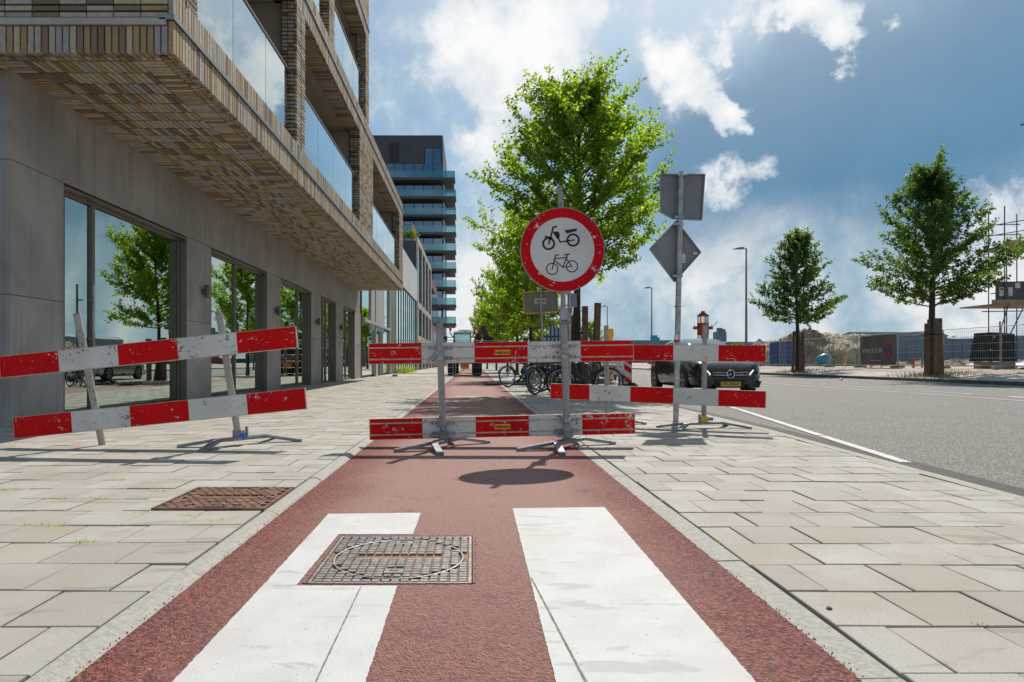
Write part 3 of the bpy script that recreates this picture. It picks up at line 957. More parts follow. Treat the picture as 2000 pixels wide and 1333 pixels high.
def flat_under(x0, x1, y0, y1, nx, ny, z, jy=0.019):
    p, q = (x1 - x0) / nx, (y1 - y0) / ny
    for i in range(nx):
        for j in range(ny):
            brick((x0 + p * (i + .5), y0 + q * (j + .5), z + 0.028 + brng.uniform(-.002, .002)), (p - 0.019, q - jy, 0.056))

# soffit
y0s = YF + 0.07
flat_under(CX - 0.105, CX - 0.06, y0s, YE, 1, int((YE - y0s) / PITCH), SZ)
flat_under(CX - 0.205, CX - 0.105, y0s + 0.03, YE, 1, int((YE - y0s) / PITCH), SZ)
flat_under(CX - 0.51, CX - 0.205, YF + 0.21, YE, 1, int((YE - YF - 0.21) / PITCH), SZ)
flat_under(WX + 0.30, CX - 0.51, YF + 0.21, YE, 17, int((YE - YF - 0.21) / 0.305), SZ, 0.030)
flat_under(WX + 0.0, WX + 0.30, YF + 0.21, YE, 1, int((YE - YF - 0.21) / PITCH), SZ)
flat_under(-8.0, CX - 0.205, YF + 0.06, YF + 0.105, int((8.0 + CX - 0.205) / PITCH), 1, SZ)
flat_under(-8.0, CX - 0.205, YF + 0.105, YF + 0.205, int((8.0 + CX - 0.205) / PITCH), 1, SZ)
flat_under(-8.0, WX, YF + 0.21, YF + 0.44, int((8.0 + WX) / PITCH), 1, SZ)

beams = [(SZ, YE), (SZ + FLOOR, YE), (SZ + 2 * FLOOR, YT)]
for (z, ye) in beams:
    soldier_side(z, z + 0.355, YF, ye)
    soldier_side(z + 0.425, z + 0.73, YF, ye)
soldier_front(SZ, SZ + 0.295, -8.0, CX - 0.058)
stack_front(SZ + 0.39, SZ + 2.9, -8.0, CX - 0.058, YF)
# piers: (y0,y1) per storey
storeys = [
    (SZ + 0.73, SZ + FLOOR, [(YF, 7.97), (12.46, 13.10), (19.44, 22.06), (30.05, YE)], [(7.97, 12.46), (13.10, 19.44), (22.06, 30.05)]),
    (SZ + FLOOR + 0.73, SZ + 2 * FLOOR, [(YF, 9.2), (15.30, 15.90), (20.56, YT)], [(9.2, 15.30), (15.90, 20.56)]),
]
for (z0, z1, piers, bays) in storeys:
    for (a, b) in piers: stack_side(z0, z1, a, b)
    for (a, b) in bays:
        if b < 31: stack_front(z0, z1, CX - 0.29, CX - 0.058, b, 0.116)      # near face of the next pier
stack_side(SZ + 2 * FLOOR + 0.73, SZ + 2 * FLOOR + 3.2, 18.0, YT)
stack_front(SZ + FLOOR + 0.73, SZ + 2 * FLOOR + 0.7, CX - 2.0, CX - 0.058, YT - 0.056)
# undersides of the beams over the open bays
for (z0, z1, piers, bays) in storeys:
    for (a, b) in bays:
        flat_under(CX - 0.46, CX - 0.06, a, b, 1, int((b - a) / PITCH), z1)

def visible_area(b):
    (c, s) = b
    if c[1] < 1: return 0
    px = 922 + c[0] / c[1] * F; py = 708 - (c[2] - EYE) / c[1] * F
    if not (-20 < px < 2020 and -20 < py < 1350): return 0
    return max(s[0] * s[1] * abs(c[2] - EYE) / c[1], s[1] * s[2] * abs(c[0]) / c[1], s[0] * s[2]) / c[1] ** 2
bricks.sort(key=visible_area, reverse=True)
mass = MB(); bcache = {}
for i, (c, s) in enumerate(bricks):
    if i < 300:
        key = tuple(round(x, 3) for x in s)
        if key not in bcache:
            m2 = MB(); m2.box((0, 0, 0), s, 'brick_single'); bcache[key] = m2.mesh('brick')
        link('brick', bcache[key], bld, Vector(c) - BO)
    else:
        mass.box(c, s, 'brick_mass', tint=brng.random())
o = bpart(mass, 'bricks_further_off'); o['kind'] = 'stuff'

# mortar core behind the bricks
mb = MB()
K = 0.048
mb.box(((-8 + CX) / 2 - K / 2, (YF + YE) / 2, SZ + K + 0.14), (CX + 8 - K, YE - YF - 2 * K, 0.28), 'mortar')
mb.box((CX - K - 0.10, (YF + YE) / 2, SZ + 0.52), (0.20, YE - YF - 2 * K, 0.41), 'mortar')
for zz, ye in beams[1:]:
    mb.box((CX - K - 0.20, (YF + ye) / 2, zz + K + 0.33), (0.40, ye - YF - 2 * K, 0.66), 'mortar')
for (z0, z1, piers, bays) in storeys:
    for (a, b) in piers: mb.box((CX - K - 0.125, (a + b) / 2, (z0 + z1) / 2 + 0.01), (0.25, b - a - 2 * K, z1 - z0 + 0.02), 'mortar')
mb.box((CX - K - 0.2, 19.6, SZ + 2 * FLOOR + 2.0), (0.4, 3.1, 2.6), 'mortar')
mb.box(((-8 + CX) / 2 - K / 2, YF + K + 0.10, SZ + 1.65), (CX + 8 - K, 0.20, 2.5), 'mortar')
bpart(mb, 'mortar_core')
# concrete ledges
for (z, ye) in beams:
    mb = MB(); mb.box((CX - 0.06, (YF + ye) / 2 + 0.0, z + 0.39), (0.17, ye - YF + 0.05, 0.055), 'alu_rail'); bpart(mb, 'ledge_strip')
mb = MB(); mb.box(((-8 + CX) / 2 - 0.04, YF + 0.04, SZ + 0.343), (CX + 8 - 0.07, 0.13, 0.075), 'frame_concrete'); bpart(mb, 'ledge_strip')
# movement joints on the piers
for y in (7.66, 12.79, 20.0): 
    mb = MB(); mb.box((CX + 0.001, y, SZ + 2.0), (0.012, 0.022, 2.6), 'galv_dark'); bpart(mb, 'movement_joint')

# loggias
for (z0, z1, piers, bays) in storeys:
    for (a, b) in bays:
        fz = z0 - 0.55
        mb = MB(); mb.box(((CX - 0.46 + WX) / 2 - 0.01, (a + b) / 2, z1 + 0.06), (abs(WX - CX) - 0.46, b - a + 0.5, 0.06), 'soffit_plaster'); bpart(mb, 'loggia_ceiling')
        mb = MB(); mb.box((WX + 0.02, (a + b) / 2, (fz + z1) / 2), (0.10, b - a + 0.5, z1 - fz), 'inner_wall'); bpart(mb, 'loggia_back_wall')
        for yy in (a - 0.2, b + 0.2):
            mb = MB(); mb.box(((CX - 0.31 + WX) / 2, yy, (fz + z1) / 2 + 0.02), (abs(WX - CX) - 0.33, 0.16, z1 - fz), 'inner_wall'); bpart(mb, 'loggia_side_wall')
        # door and window at the back
        for q in (0.28, 0.68):
            yc = a + (b - a) * q
            mb = MB(); mb.box((WX + 0.085, yc, fz + 1.2), (0.05, 1.5, 2.3), 'frame_bronze'); fo = bpart(mb, 'loggia_door')
            mb = MB(); mb.box((WX + 0.115, yc, fz + 1.22), (0.012, 1.3, 2.06), 'blue_glass'); po = mb.build('pane', fo)
        # glass balustrade
        npan = max(2, int(round((b - a) / 1.65))); w = (b - a) / npan
        for i in range(npan):
            mb = MB(); mb.box((CX - 0.127, a + w * (i + .5), (z0 + 6.33 - 5.02 + z0) / 2), (0.014, w - 0.016, 1.31), 'balcony_glass'); bpart(mb, 'glass_panel')
        mb = MB(); mb.box((CX - 0.127, (a + b) / 2, z0 + 1.325), (0.05, b - a, 0.035), 'frame_bronze'); bpart(mb, 'hand_rail')
# camera-like ceiling fitting
mb = MB(); mb.box((WX + 0.25, 18.7, SZ + 2 * FLOOR - 0.22), (0.16, 0.16, 0.3), 'frame_bronze'); bpart(mb, 'ceiling_lamp')

# ground floor: stone panels, with openings
WINS = [(8.76, 12.54), (13.70, 17.46), (18.68, 22.25), (23.70, 26.30), (27.70, 30.50)]
WT = 3.20
def panel(y0, y1, z0, z1, x=WX, t=0.08):
    mb = MB(); mb.box((x - t / 2, (y0 + y1) / 2, (z0 + z1) / 2), (t, y1 - y0 - 0.008, z1 - z0 - 0.008), 'stone_panel')
    return bpart(mb, 'stone_panel')
edges = [7.74] + [e for w in WINS for e in w] + [32.1]
for i in range(0, len(edges), 2):
    panel(edges[i], edges[i + 1], 0.0, 1.62); panel(edges[i], edges[i + 1], 1.62, WT + 0.03)
yy = 7.74
for w in [1.75, 1.83, 1.83, 1.83, 1.83, 1.83, 1.9, 1.9, 1.9, 1.9, 1.9, 1.9, 1.9]:
    panel(yy, min(yy + w, 32.1), WT + 0.03, SZ + 0.02); yy += w
    if yy >= 32.0: break
for (x1, z0, z1) in [(-5.505, 0.0, 1.62), (-5.505, 1.62, WT + 0.03), (-5.505, WT + 0.03, SZ + 0.02)]:
    mb = MB(); mb.box(((-9 + x1) / 2 - 0.04, 7.745 + 0.04, (z0 + z1) / 2), (9 + x1 - 0.075, 0.08, z1 - z0 - 0.008), 'stone_panel'); bpart(mb, 'stone_panel')
mb = MB()
mb.box((WX - 0.35, 19.9, WT + 0.6), (0.5, 24.2, 1.1), 'mortar')
for i in range(0, len(edges), 2): mb.box((WX - 0.23, (edges[i] + edges[i + 1]) / 2, 1.55), (0.29, edges[i + 1] - edges[i] - 0.03, 3.2), 'mortar')
bpart(mb, 'wall_core')
mb = MB()
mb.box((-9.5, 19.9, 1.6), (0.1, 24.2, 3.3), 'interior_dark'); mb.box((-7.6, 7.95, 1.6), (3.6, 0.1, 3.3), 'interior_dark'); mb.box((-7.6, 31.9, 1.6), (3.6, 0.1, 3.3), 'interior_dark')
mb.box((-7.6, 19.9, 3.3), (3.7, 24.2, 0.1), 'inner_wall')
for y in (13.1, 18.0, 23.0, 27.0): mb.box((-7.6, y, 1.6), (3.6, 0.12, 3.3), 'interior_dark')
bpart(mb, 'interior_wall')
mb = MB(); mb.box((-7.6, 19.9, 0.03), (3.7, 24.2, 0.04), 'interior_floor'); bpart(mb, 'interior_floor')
def window(y0, y1, splits, door=None):
    xr = WX - 0.17
    mb = MB()
    fw = 0.075
    mb.box((xr, (y0 + y1) / 2, WT - fw / 2), (0.10, y1 - y0, fw), 'frame_bronze')
    mb.box((xr, (y0 + y1) / 2, 0.06), (0.10, y1 - y0, 0.06), 'frame_bronze')
    for y in (y0 + fw / 2, y1 - fw / 2): mb.box((xr, y, WT / 2), (0.10, fw, WT - 2 * fw + 0.04), 'frame_bronze')
    # reveal lining
    mb.box((WX - 0.085, y1 - 0.012, WT / 2), (0.17, 0.024, WT - 0.02), 'frame_bronze')
    mb.box((WX - 0.085, y0 + 0.012, WT / 2), (0.17, 0.024, WT - 0.02), 'frame_bronze')
    mb.box((WX - 0.085, (y0 + y1) / 2, WT - 0.012), (0.17, y1 - y0 - 0.05, 0.024), 'frame_bronze')
    f = bpart(mb, 'window')
    ed = [y0 + fw] + splits + [y1 - fw]
    for y in splits:
        m = MB(); m.box((xr + 0.004, y, WT / 2), (0.09, 0.07, WT - 0.14), 'frame_bronze'); m.build('mullion', f)
    for a, b in zip(ed, ed[1:]):
        m = MB(); m.box((xr, (a + b) / 2, WT / 2 + 0.01), (0.016, b - a - 0.05, WT - 0.19), 'shop_glass'); m.build('pane', f)
    if door:
        for s in (1,):
            m = MB(); y = door
            m.tube([(xr + 0.13, y, 1.02), (xr + 0.13, y, 1.95)], 0.017, 'galv', 8); m.tube([(xr + 0.05, y, 1.72), (xr + 0.13, y, 1.72)], 0.012, 'galv', 6); m.tube([(xr + 0.05, y, 1.15), (xr + 0.13, y, 1.15)], 0.012, 'galv', 6)
            m.build('door_handle', f)
    return f
window(*WINS[0], [9.66], door=9.52)
window(*WINS[1], [15.45]); window(*WINS[2], [21.0]); window(*WINS[3], [24.55, 25.05], door=24.7); window(*WINS[4], [29.0])

def wall_lamp(y, label):
    t = thing('wall_lamp', label, 'lamp', (WX, y, 2.25), group='grey lamps on the stone wall')
    mb = MB(); mb.box((0.02, 0, 0), (0.04, 0.07, 0.12), 'lamp_grey'); mb.build('bracket', t)
    mb = MB(); mb.lathe([(0.0, -0.13), (0.05, -0.13), (0.05, 0.13), (0.0, 0.13)], (0.10, 0, 0), (0, 0, 1), 'lamp_grey', 14, False); mb.box((0.05, 0, 0), (0.06, 0.03, 0.03), 'lamp_grey'); mb.build('shade', t)
wall_lamp(13.25, 'grey cylindrical wall lamp between the two nearest shop windows')
wall_lamp(18.15, 'grey wall lamp right of the second shop window')
wall_lamp(22.95, 'grey wall lamp right of the third shop window')
wall_lamp(27.0, 'small grey wall lamp left of the last shop window')
# thin scrawls on the piers
for (y, k) in ((12.95, 0), (17.95, 1), (22.9, 2), (26.9, 3), (31.3, 4)):
    r2 = random.Random(40 + k); mb = MB()
    pts = [(WX + 0.003, y + 0.12 * math.sin(i * 1.3 + k) + r2.uniform(-.03, .03), 1.75 - i * 0.09) for i in range(8 if k else 4)]
    mb.tube(pts, 0.006, 'graffiti', 4); bpart(mb, 'scrawl')
# =================================================================== BUILDINGS FURTHER DOWN THE STREET
def bl(name, label, loc):
    return thing(name, label, 'building', loc)
def lp(t, mb, name):
    o = mb.build(name, t); o.location = -t.location; return o
FX = -5.4
# house with pale concrete panel and big panes
t = bl('town_house', 'pale concrete town house with tall panes just past the brick building', (FX, 32.3, 0))
mb = MB(); mb.box((FX - 4.2, 38.5, 5.0), (8, 12.6, 10), 'frame_dark'); lp(t, mb, 'core')
def face(t, name, y0, y1, z0, z1, mat, out=0.0, th=0.1):
    mb = MB(); mb.box((FX - 0.2 + out + th / 2, (y0 + y1) / 2, (z0 + z1) / 2), (th, y1 - y0, z1 - z0), mat); return lp(t, mb, name)
def pane(t, y0, y1, z0, z1, mat='shop_glass', out=0.0):
    f = face(t, 'window', y0, y1, z0, z1, 'frame_bronze', out, 0.06)
    mb = MB(); mb.box((FX - 0.2 + out + 0.068, (y0 + y1) / 2, (z0 + z1) / 2), (0.012, y1 - y0 - 0.1, z1 - z0 - 0.1), mat); mb.build('pane', f)
pane(t, 32.6, 35.2, 3.0, 8.5); face(t, 'wall_panel', 35.2, 40.4, 2.6, 9.5, 'pale_panel', 0.05); pane(t, 40.4, 43.0, 3.0, 8.5)
pane(t, 32.6, 36.6, 0.1, 2.9); face(t, 'door', 36.8, 38.2, 0.0, 2.5, 'frame_concrete', 0.0); face(t, 'pillar', 38.2, 39.8, 0.0, 2.6, 'tower_mid', 0.05); pane(t, 39.9, 43.0, 0.1, 2.8)
for y in (36.7, 43.1): face(t, 'post', y - 0.12, y + 0.12, 0, 8.6, 'pale_panel', 0.06, 0.14)
face(t, 'string_course', 32.6, 43.0, 2.88, 3.02, 'pale_panel', 0.04, 0.2)
# white-topped house with mullioned glass
t = bl('town_house', 'white-banded town house with a tall mullioned glass front', (FX, 43.4, 0))
mb = MB(); mb.box((FX - 4.2, 54.0, 4.85), (8, 21, 9.6), 'tower_dark'); lp(t, mb, 'core')
face(t, 'wall_panel', 43.4, 46.8, 0.1, 6.8, 'frame_bronze', 0.02)
for k in range(4): face(t, 'white_panel', 43.5 + 5.2 * k, 43.5 + 5.2 * k + 5.16, 6.75, 9.7, 'white_panel', 0.12)
for k in range(10): pane(t, 46.9 + 1.75 * k, 46.9 + 1.75 * k + 1.72, 0.2, 6.7, out=0.02)
for k in range(11): face(t, 'mullion', 46.87 + 1.75 * k, 46.92 + 1.75 * k, 0.1, 6.7, 'frame_dark', 0.07, 0.07)
face(t, 'fence_rail', 44, 64, 1.9, 1.98, 'galv', 0.35, 0.05)
# concrete framed house
t = bl('town_house', 'town house with raised concrete frame and roof terrace railing', (FX, 64, 0))
mb = MB(); mb.box((FX - 4.3, 75, 6.4), (8.2, 22, 12.8), 'tower_mid'); lp(t, mb, 'core')
for y in (64.3, 70, 74.5, 80, 85.4): face(t, 'concrete_post', y - 0.35, y + 0.35, 0, 13.2, 'frame_concrete', 0.1, 0.16)
for z in (3.2, 6.6, 13.0): face(t, 'concrete_beam', 64.65, 85.05, z - 0.3, z + 0.3, 'frame_concrete', 0.08, 0.15)
for (a, b) in ((64.7, 69.6), (70.4, 74.1), (74.9, 79.6), (80.4, 85.0)):
    pane(t, a, b, 0.2, 2.8, 'blue_glass'); pane(t, a, b, 3.6, 6.2, 'blue_glass'); pane(t, a, b, 7.0, 12.6, 'blue_glass')
mb = MB()
for i in range(6): mb.tube([(FX - 0.5, 64.2 + i * 0.9, 13.2), (FX - 0.5, 64.2 + i * 0.9, 14.5)], 0.04, 'yellow_paint', 5)
mb.tube([(FX - 0.5, 64.2, 14.5), (FX - 0.5, 68.7, 14.5)], 0.05, 'galv', 5); mb.tube([(FX - 0.5, 64.2, 14.5), (FX - 3.5, 64.2, 14.5)], 0.05, 'galv', 5)
lp(t, mb, 'terrace_railing')
# red brick house
t = bl('town_house', 'dark red brick town house with narrow tall windows', (FX, 86, 0))
mb = MB(); mb.box((FX - 4.3, 95, 6.2), (8.2, 18, 12.4), 'red_brick_far'); lp(t, mb, 'wall')
for k in range(5):
    y = 87.3 + 3.5 * k
    for (a, b) in ((0.3, 5.2), (6.2, 11.2)): pane(t, y, y + 1.7, a, b, 'blue_glass', 0.02)
t = bl('town_house', 'grey glass-fronted town house at the foot of the dark tower', (FX, 104.3, 0))
mb = MB(); mb.box((FX - 4.3, 111, 5.4), (8.2, 13, 10.8), 'tower_mid'); lp(t, mb, 'wall')
for k in range(6):
    for z in (0.3, 3.8, 7.3): pane(t, 105 + 2.1 * k, 106.9 + 2.1 * k, z, z + 3.1, 'blue_glass', 0.02)
# plants by the houses and on the terrace
def bush(name, label, loc, r, n, leaf, mat='leaf', seed=1, group=None, flat=0.8):
    q = np.random.default_rng(seed); t = thing(name, label, 'plant', loc, group=group)
    v = q.normal(size=(n, 3)); v /= np.linalg.norm(v, axis=1)[:, None]; v *= (q.random(n) ** 0.4)[:, None] * r; v[:, 2] = np.abs(v[:, 2]) * flat + 0.03
    v *= (1 + 0.35 * np.sin(v[:, :1] * 9 / r) * np.cos(v[:, 1:2] * 7 / r))
    leaves_obj('foliage', v, leaf, mat, q, t)
    mb = MB()
    for i in range(4): mb.tube([(0, 0, -0.02), (r * .3 * math.cos(i * 1.6), r * .3 * math.sin(i * 1.6), r * .5 * flat)], [0.02, 0.008], 'bark', 5)
    mb.build('stem', t)
    return t

# dark tower with wrap-round balconies
TY, TX1 = 120.0, -5.4
t = bl('tower_block', 'dark grey tower block with stacked glass balconies at the street end', (TX1, TY, 0))
mb = MB(); mb.box((TX1 - 10, TY + 9, 21.4), (20, 18, 42.6), 'tower_dark'); lp(t, mb, 'wall')
for (px0, px1, py0, py1) in ((762, 778, 282, 316), (830, 862, 291, 322)):
    a = at(px0, py1, TY); b = at(px1, py0, TY)
    mb = MB(); mb.box(((a.x + b.x) / 2, TY - 0.02, (a.z + b.z) / 2), (b.x - a.x + .3, 0.12, b.z - a.z + .3), 'frame_dark'); w = lp(t, mb, 'window')
    if px0 > 800:
        for i in range(2):
            ww = (b.x - a.x) / 2; mb = MB(); mb.box((a.x + ww * (i + .5), TY - 0.1, (a.z + b.z) / 2), (ww - .12, 0.04, b.z - a.z), 'blue_glass'); mb.build('pane', w)
fy = [353, 389, 424, 458, 493, 528, 563, 597, 633]
for k, y in enumerate(fy):
    zs = at(0, y, TY).z
    # window band behind
    mb = MB(); mb.box((TX1 - 10.1, TY - 0.03, zs + 1.75), (19.4, 0.1, 2.7), 'frame_dark'); wb = lp(t, mb, 'window_band')
    for i in range(11):
        mb = MB(); mb.box((TX1 - 0.95 - 1.75 * i, TY - 0.1, zs + 1.75), (1.62, 0.04, 2.5), 'blue_glass'); mb.build('pane', wb)
    mb = MB(); mb.box((TX1 + 0.03, TY + 3, zs + 1.75), (0.1, 5, 2.5), 'blue_glass'); mb.build('side_pane', wb)
    ext = 2.2 if k else 2.0
    mb = MB(); mb.box((TX1 - 8.2 + ext / 2, TY - 0.55, zs - 0.22), (17 + ext, 3.1, 0.42), 'tower_mid'); mb.box((TX1 + ext / 2 + 0.1, TY + 4.0, zs - 0.22), (ext - 0.2, 6.0, 0.42), 'tower_mid'); sl = lp(t, mb, 'balcony')
    mb = MB(); mb.box((TX1 - 8.2 + ext / 2, TY - 2.05, zs + 0.6), (17 + ext, 0.05, 1.2), 'teal_glass'); mb.box((TX1 + ext - 0.05, TY + 2.5, zs + 0.6), (0.05, 8.9, 1.2), 'teal_glass'); mb.build('glass_rail', sl)

# =================================================================== TREES
def leaves_obj(name, P, size, mat, q, parent, dirs=None):
    n = len(P)
    if dirs is None: dirs = q.normal(size=(n, 3))
    d = dirs + q.normal(size=(n, 3)) * 0.55; d[:, 2] -= 0.25
    d /= np.linalg.norm(d, axis=1)[:, None]
    u = q.normal(size=(n, 3)) * 0.8; u[:, 2] += 0.9
    s = np.cross(d, u); s /= np.linalg.norm(s, axis=1)[:, None] + 1e-9
    nn = np.cross(s, d)
    L = (size * (0.65 + 0.6 * q.random(n)))[:, None]
    a = P; b = P + d * L * 0.5 + s * L * 0.30 + nn * L * 0.08; c = P + d * L - nn * L * 0.08; e = P + d * L * 0.5 - s * L * 0.30 + nn * L * 0.08
    V = np.stack([a, b, c, e], 1).reshape(-1, 3)
    idx = np.arange(n) * 4
    Fc = np.concatenate([np.stack([idx, idx + 1, idx + 2], 1), np.stack([idx, idx + 2, idx + 3], 1)], 1).reshape(-1, 3)
    me = bpy.data.meshes.new(name)
    me.vertices.add(len(V)); me.vertices.foreach_set('co', V.ravel())
    me.loops.add(Fc.size); me.loops.foreach_set('vertex_index', Fc.ravel().astype(np.int32))
    me.polygons.add(len(Fc)); me.polygons.foreach_set('loop_start', np.arange(0, Fc.size, 3, dtype=np.int32))
    me.update(calc_edges=True)
    at_ = me.attributes.new('tint', 'FLOAT', 'FACE')
    at_.data.foreach_set('value', np.repeat(q.random(n), 2))
    me.materials.append(MATS[mat])
    return link(name, me, parent)

def make_tree(label, loc, H, cb, Wd, seed, nl=46, nsh=11, nlf=26, leaf=0.10, mat='leaf', tr=0.11, profile=None, group=None, name='street_tree', tops=None, rot=0.0):
    q = np.random.default_rng(seed)
    t = thing(name, label, 'tree', loc, (0, 0, rot), group)
    wob = q.normal(size=2) * 0.06
    def trunk(z): return np.array([wob[0] * math.sin(z * 0.9), wob[1] * math.sin(z * 0.7 + 1), z])
    zs = np.linspace(-0.05, H * 0.93, 16)
    mb = MB()
    mb.tube([trunk(z) for z in zs], [max(0.012, tr * (1 - 0.93 * (max(z, 0) / H)) * (1.25 if z < 0.1 else 1)) for z in zs], 'bark', 9)
    prof = profile or (lambda u: min(1.0, 0.75 + 1.0 * u) * (1 - u ** 2.2) ** 0.85)
    Ps = []; Ds = []
    def shoot(p, d, L, m):
        s = np.sort(q.random(m)); k = d + np.array([0, 0, 0.25])
        pts = p[None] + d[None] * (s * L)[:, None] + np.array([0, 0, 0.14])[None] * ((s ** 2) * L)[:, None]
        pts = pts + q.normal(size=(m, 3)) * 0.035
        out = np.cross(np.repeat(d[None], m, 0), q.normal(size=(m, 3))); out /= np.linalg.norm(out, axis=1)[:, None] + 1e-9
        Ps.append(pts); Ds.append(out + d[None] * 0.5)
    limbs = []
    for i in range(nl):
        u = (i + q.random()) / nl; z0 = cb * 0.92 + (H * 0.90 - cb * 0.92) * u ** 1.05
        az = i * 2.39996 + q.normal() * 0.35
        rad = Wd / 2 * prof(u) * (0.72 + 0.42 * q.random())
        rise = rad * (0.20 + 0.75 * u + 0.3 * q.random())
        limbs.append((z0, az, rad, rise))
    for (z0, az, rad, rise) in (tops or []): limbs.append((z0, az, rad, rise))
    for (z0, az, rad, rise) in limbs:
        b0 = trunk(z0); b2 = b0 + np.array([math.cos(az) * rad, math.sin(az) * rad, rise])
        b1 = b0 + (b2 - b0) * 0.5 + np.array([0, 0, -0.10 * rad]) + q.normal(size=3) * 0.08
        cur = lambda s: b0 * (1 - s) ** 2 + 2 * b1 * s * (1 - s) + b2 * s * s
        ss = np.linspace(0, 1, 6); r0 = 0.012 + 0.016 * rad / 2
        mb.tube([cur(s) for s in ss], [r0 * (1 - 0.8 * s) for s in ss], 'bark', 5, caps=False)
        Ll = np.linalg.norm(b2 - b0)
        ns = max(4, int(nsh * (0.45 + Ll / (Wd / 2) * 0.75)))
        for j in range(ns):
            s = 0.22 + 0.78 * (j + q.random()) / ns
            p = cur(s); tang = cur(min(1, s + .05)) - cur(s - .05); tang /= np.linalg.norm(tang) + 1e-9
            d = tang * 0.7 + q.normal(size=3) * 0.62 + np.array([0, 0, 0.32]); d /= np.linalg.norm(d)
            L = (0.28 + 0.52 * q.random()) * (Wd / 4.6) ** 0.7
            shoot(p, d, L, nlf)
            if q.random() < 0.4: mb.tube([p, p + d * L * 0.8], [0.006, 0.002], 'bark', 3, caps=False)
        shoot(b2, (b2 - b0) / (Ll + 1e-9), 0.4 * (Wd / 4.6) ** 0.7, nlf)
    mb.build('trunk', t)
    leaves_obj('crown', np.concatenate(Ps), leaf, mat, q, t, np.concatenate(Ds))
    return t

def stakes(label, loc, spots, h, w, group, rng, tie=True):
    """wooden tree stakes bound round a trunk"""
    t = thing('tree_guard', label, 'tree stakes', loc, group=group)
    for (x, y, hh, lx) in spots:
        m = MB(); m.box((x + lx / 2, y, hh / 2 - 0.05), (w, w * 0.62, hh + 0.1), 'stake_wood', rot=(rng.uniform(-.02, .02), math.atan2(lx, hh), rng.uniform(-.4, .4))); m.build('stake', t)
    if tie:
        m = MB(); m.ring((0, 0, h * 0.72), w * 2.1, 0.012, (0, 0, 1), 'black_matte', 18, 5, flat=2.0); m.build('strap', t)
    return t

TB = (2.78, 17.0, 0.0)
make_tree('large bright green street tree behind the round sign', TB, 8.5, 3.3, 4.7, 5, nl=72, nsh=15, nlf=34, leaf=0.105, tr=0.125, group='street trees',
          profile=lambda u: min(1.0, 0.72 + 1.2 * u) * (1 - u ** 2.4) ** 0.9,
          tops=[(6.7, 0.1, 0.72, 1.75), (6.3, 2.9, 0.75, 1.35), (6.9, 0.4, 0.55, 1.4), (6.6, 3.3, 0.5, 1.1), (6.4, -1.2, 0.4, 1.5), (4.5, 0.1, 2.3, 1.0), (4.9, 0.2, 2.3, 1.1), (3.4, 3.1, 2.6, 1.0), (3.2, 2.9, 2.4, 0.7)])
srng = random.Random(4)
stakes('four brown wooden stakes round the large street tree by the bicycles', TB, [(-0.34, -0.22, 2.15, 0.03), (-0.12, 0.3, 2.05, 0.0), (0.12, -0.32, 2.25, 0.0), (0.42, -0.1, 2.35, 0.06)], 2.2, 0.15, 'tree stakes', srng)
t2 = make_tree('second street tree along the path, behind the large one', (2.72, 29.0, 0), 7.6, 2.5, 4.6, 8, nl=58, nsh=14, nlf=30, leaf=0.13, group='street trees', tr=0.10)
stakes('brown stakes round the second street tree along the path', (2.72, 29.0, 0), [(-0.35, -0.1, 1.9, 0.02), (0.30, -0.15, 1.85, 0.02), (0.0, 0.3, 1.9, 0)], 2.0, 0.2, 'tree stakes', srng)
t3 = make_tree('third street tree along the path, behind the yellow-edged sign', (2.85, 41.0, 0), 8.0, 2.4, 5.0, 12, nl=50, nsh=13, nlf=28, leaf=0.15, group='street trees', tr=0.11)
copy_thing(t2, 'fourth street tree along the path, left of the yellow-edged sign', (2.8, 53, 0), (0, 0, 1.9), (1.05, 1.05, 1.0))
copy_thing(t3, 'fifth street tree along the path, above the digger arm', (2.5, 66, 0), (0, 0, 2.6))
copy_thing(t2, 'most distant street tree along the path, low above the digger', (1.9, 80, 0), (0, 0, 4.0), (1.1, 1.1, 1.0))
copy_thing(t3, 'small far street tree to the right of the red-brick and glass office', (13.5, 74, 0), (0, 0, 4.4), (0.8, 0.8, 0.7))
# opposite side
PA = (21.0, 29.7, zfar(21.0))
ta = make_tree('tall dark green tree across the road in front of the fence banner side', PA, 10.0, 3.3, 5.7, 21, nl=66, nsh=14, nlf=32, leaf=0.135, mat='leaf_dark', tr=0.17, group='trees across the road',
               profile=lambda u: min(1.0, 0.80 + 0.9 * u) * (1 - u) ** 0.72, tops=[(3.6, 0.2, 3.6, 1.4), (3.9, -0.2, 3.7, 1.7), (4.2, 3.2, 3.3, 0.9), (8.3, 0.1, 0.5, 1.5), (8.0, 3.0, 0.5, 1.3)])
ta['label'] = 'larger of the two dark green trees across the road, its trunk boxed in brown stakes'
PB = (21.0, 42.0, zfar(21.0))
make_tree('smaller dark green tree across the road beside the blue toilets', PB, 9.6, 3.3, 4.9, 33, nl=54, nsh=14, nlf=30, leaf=0.145, mat='leaf_dark', tr=0.15, group='trees across the road',
          profile=lambda u: min(1.0, 0.82 + 0.8 * u) * (1 - u) ** 0.7, tops=[(3.4, 0.1, 3.0, 1.3), (3.2, 0.4, 2.8, 1.1), (3.6, 3.2, 2.8, 0.9)])
stakes('tall brown planks boxed round the larger tree across the road', PA, [(-0.30, -0.2, 2.55, 0.12), (-0.1, -0.32, 2.6, 0.04), (0.14, -0.3, 2.6, -0.04), (0.32, -0.15, 2.5, -0.12), (0, 0.3, 2.4, 0)], 2.6, 0.22, 'tree stakes', srng)
stakes('dark stakes round the smaller tree across the road', PB, [(-0.36, -0.15, 2.6, 0.08), (0.05, -0.3, 2.2, 0.0), (0.34, -0.1, 2.55, -0.05)], 2.6, 0.17, 'tree stakes', srng)
gr = random.Random(14); mb = MB()
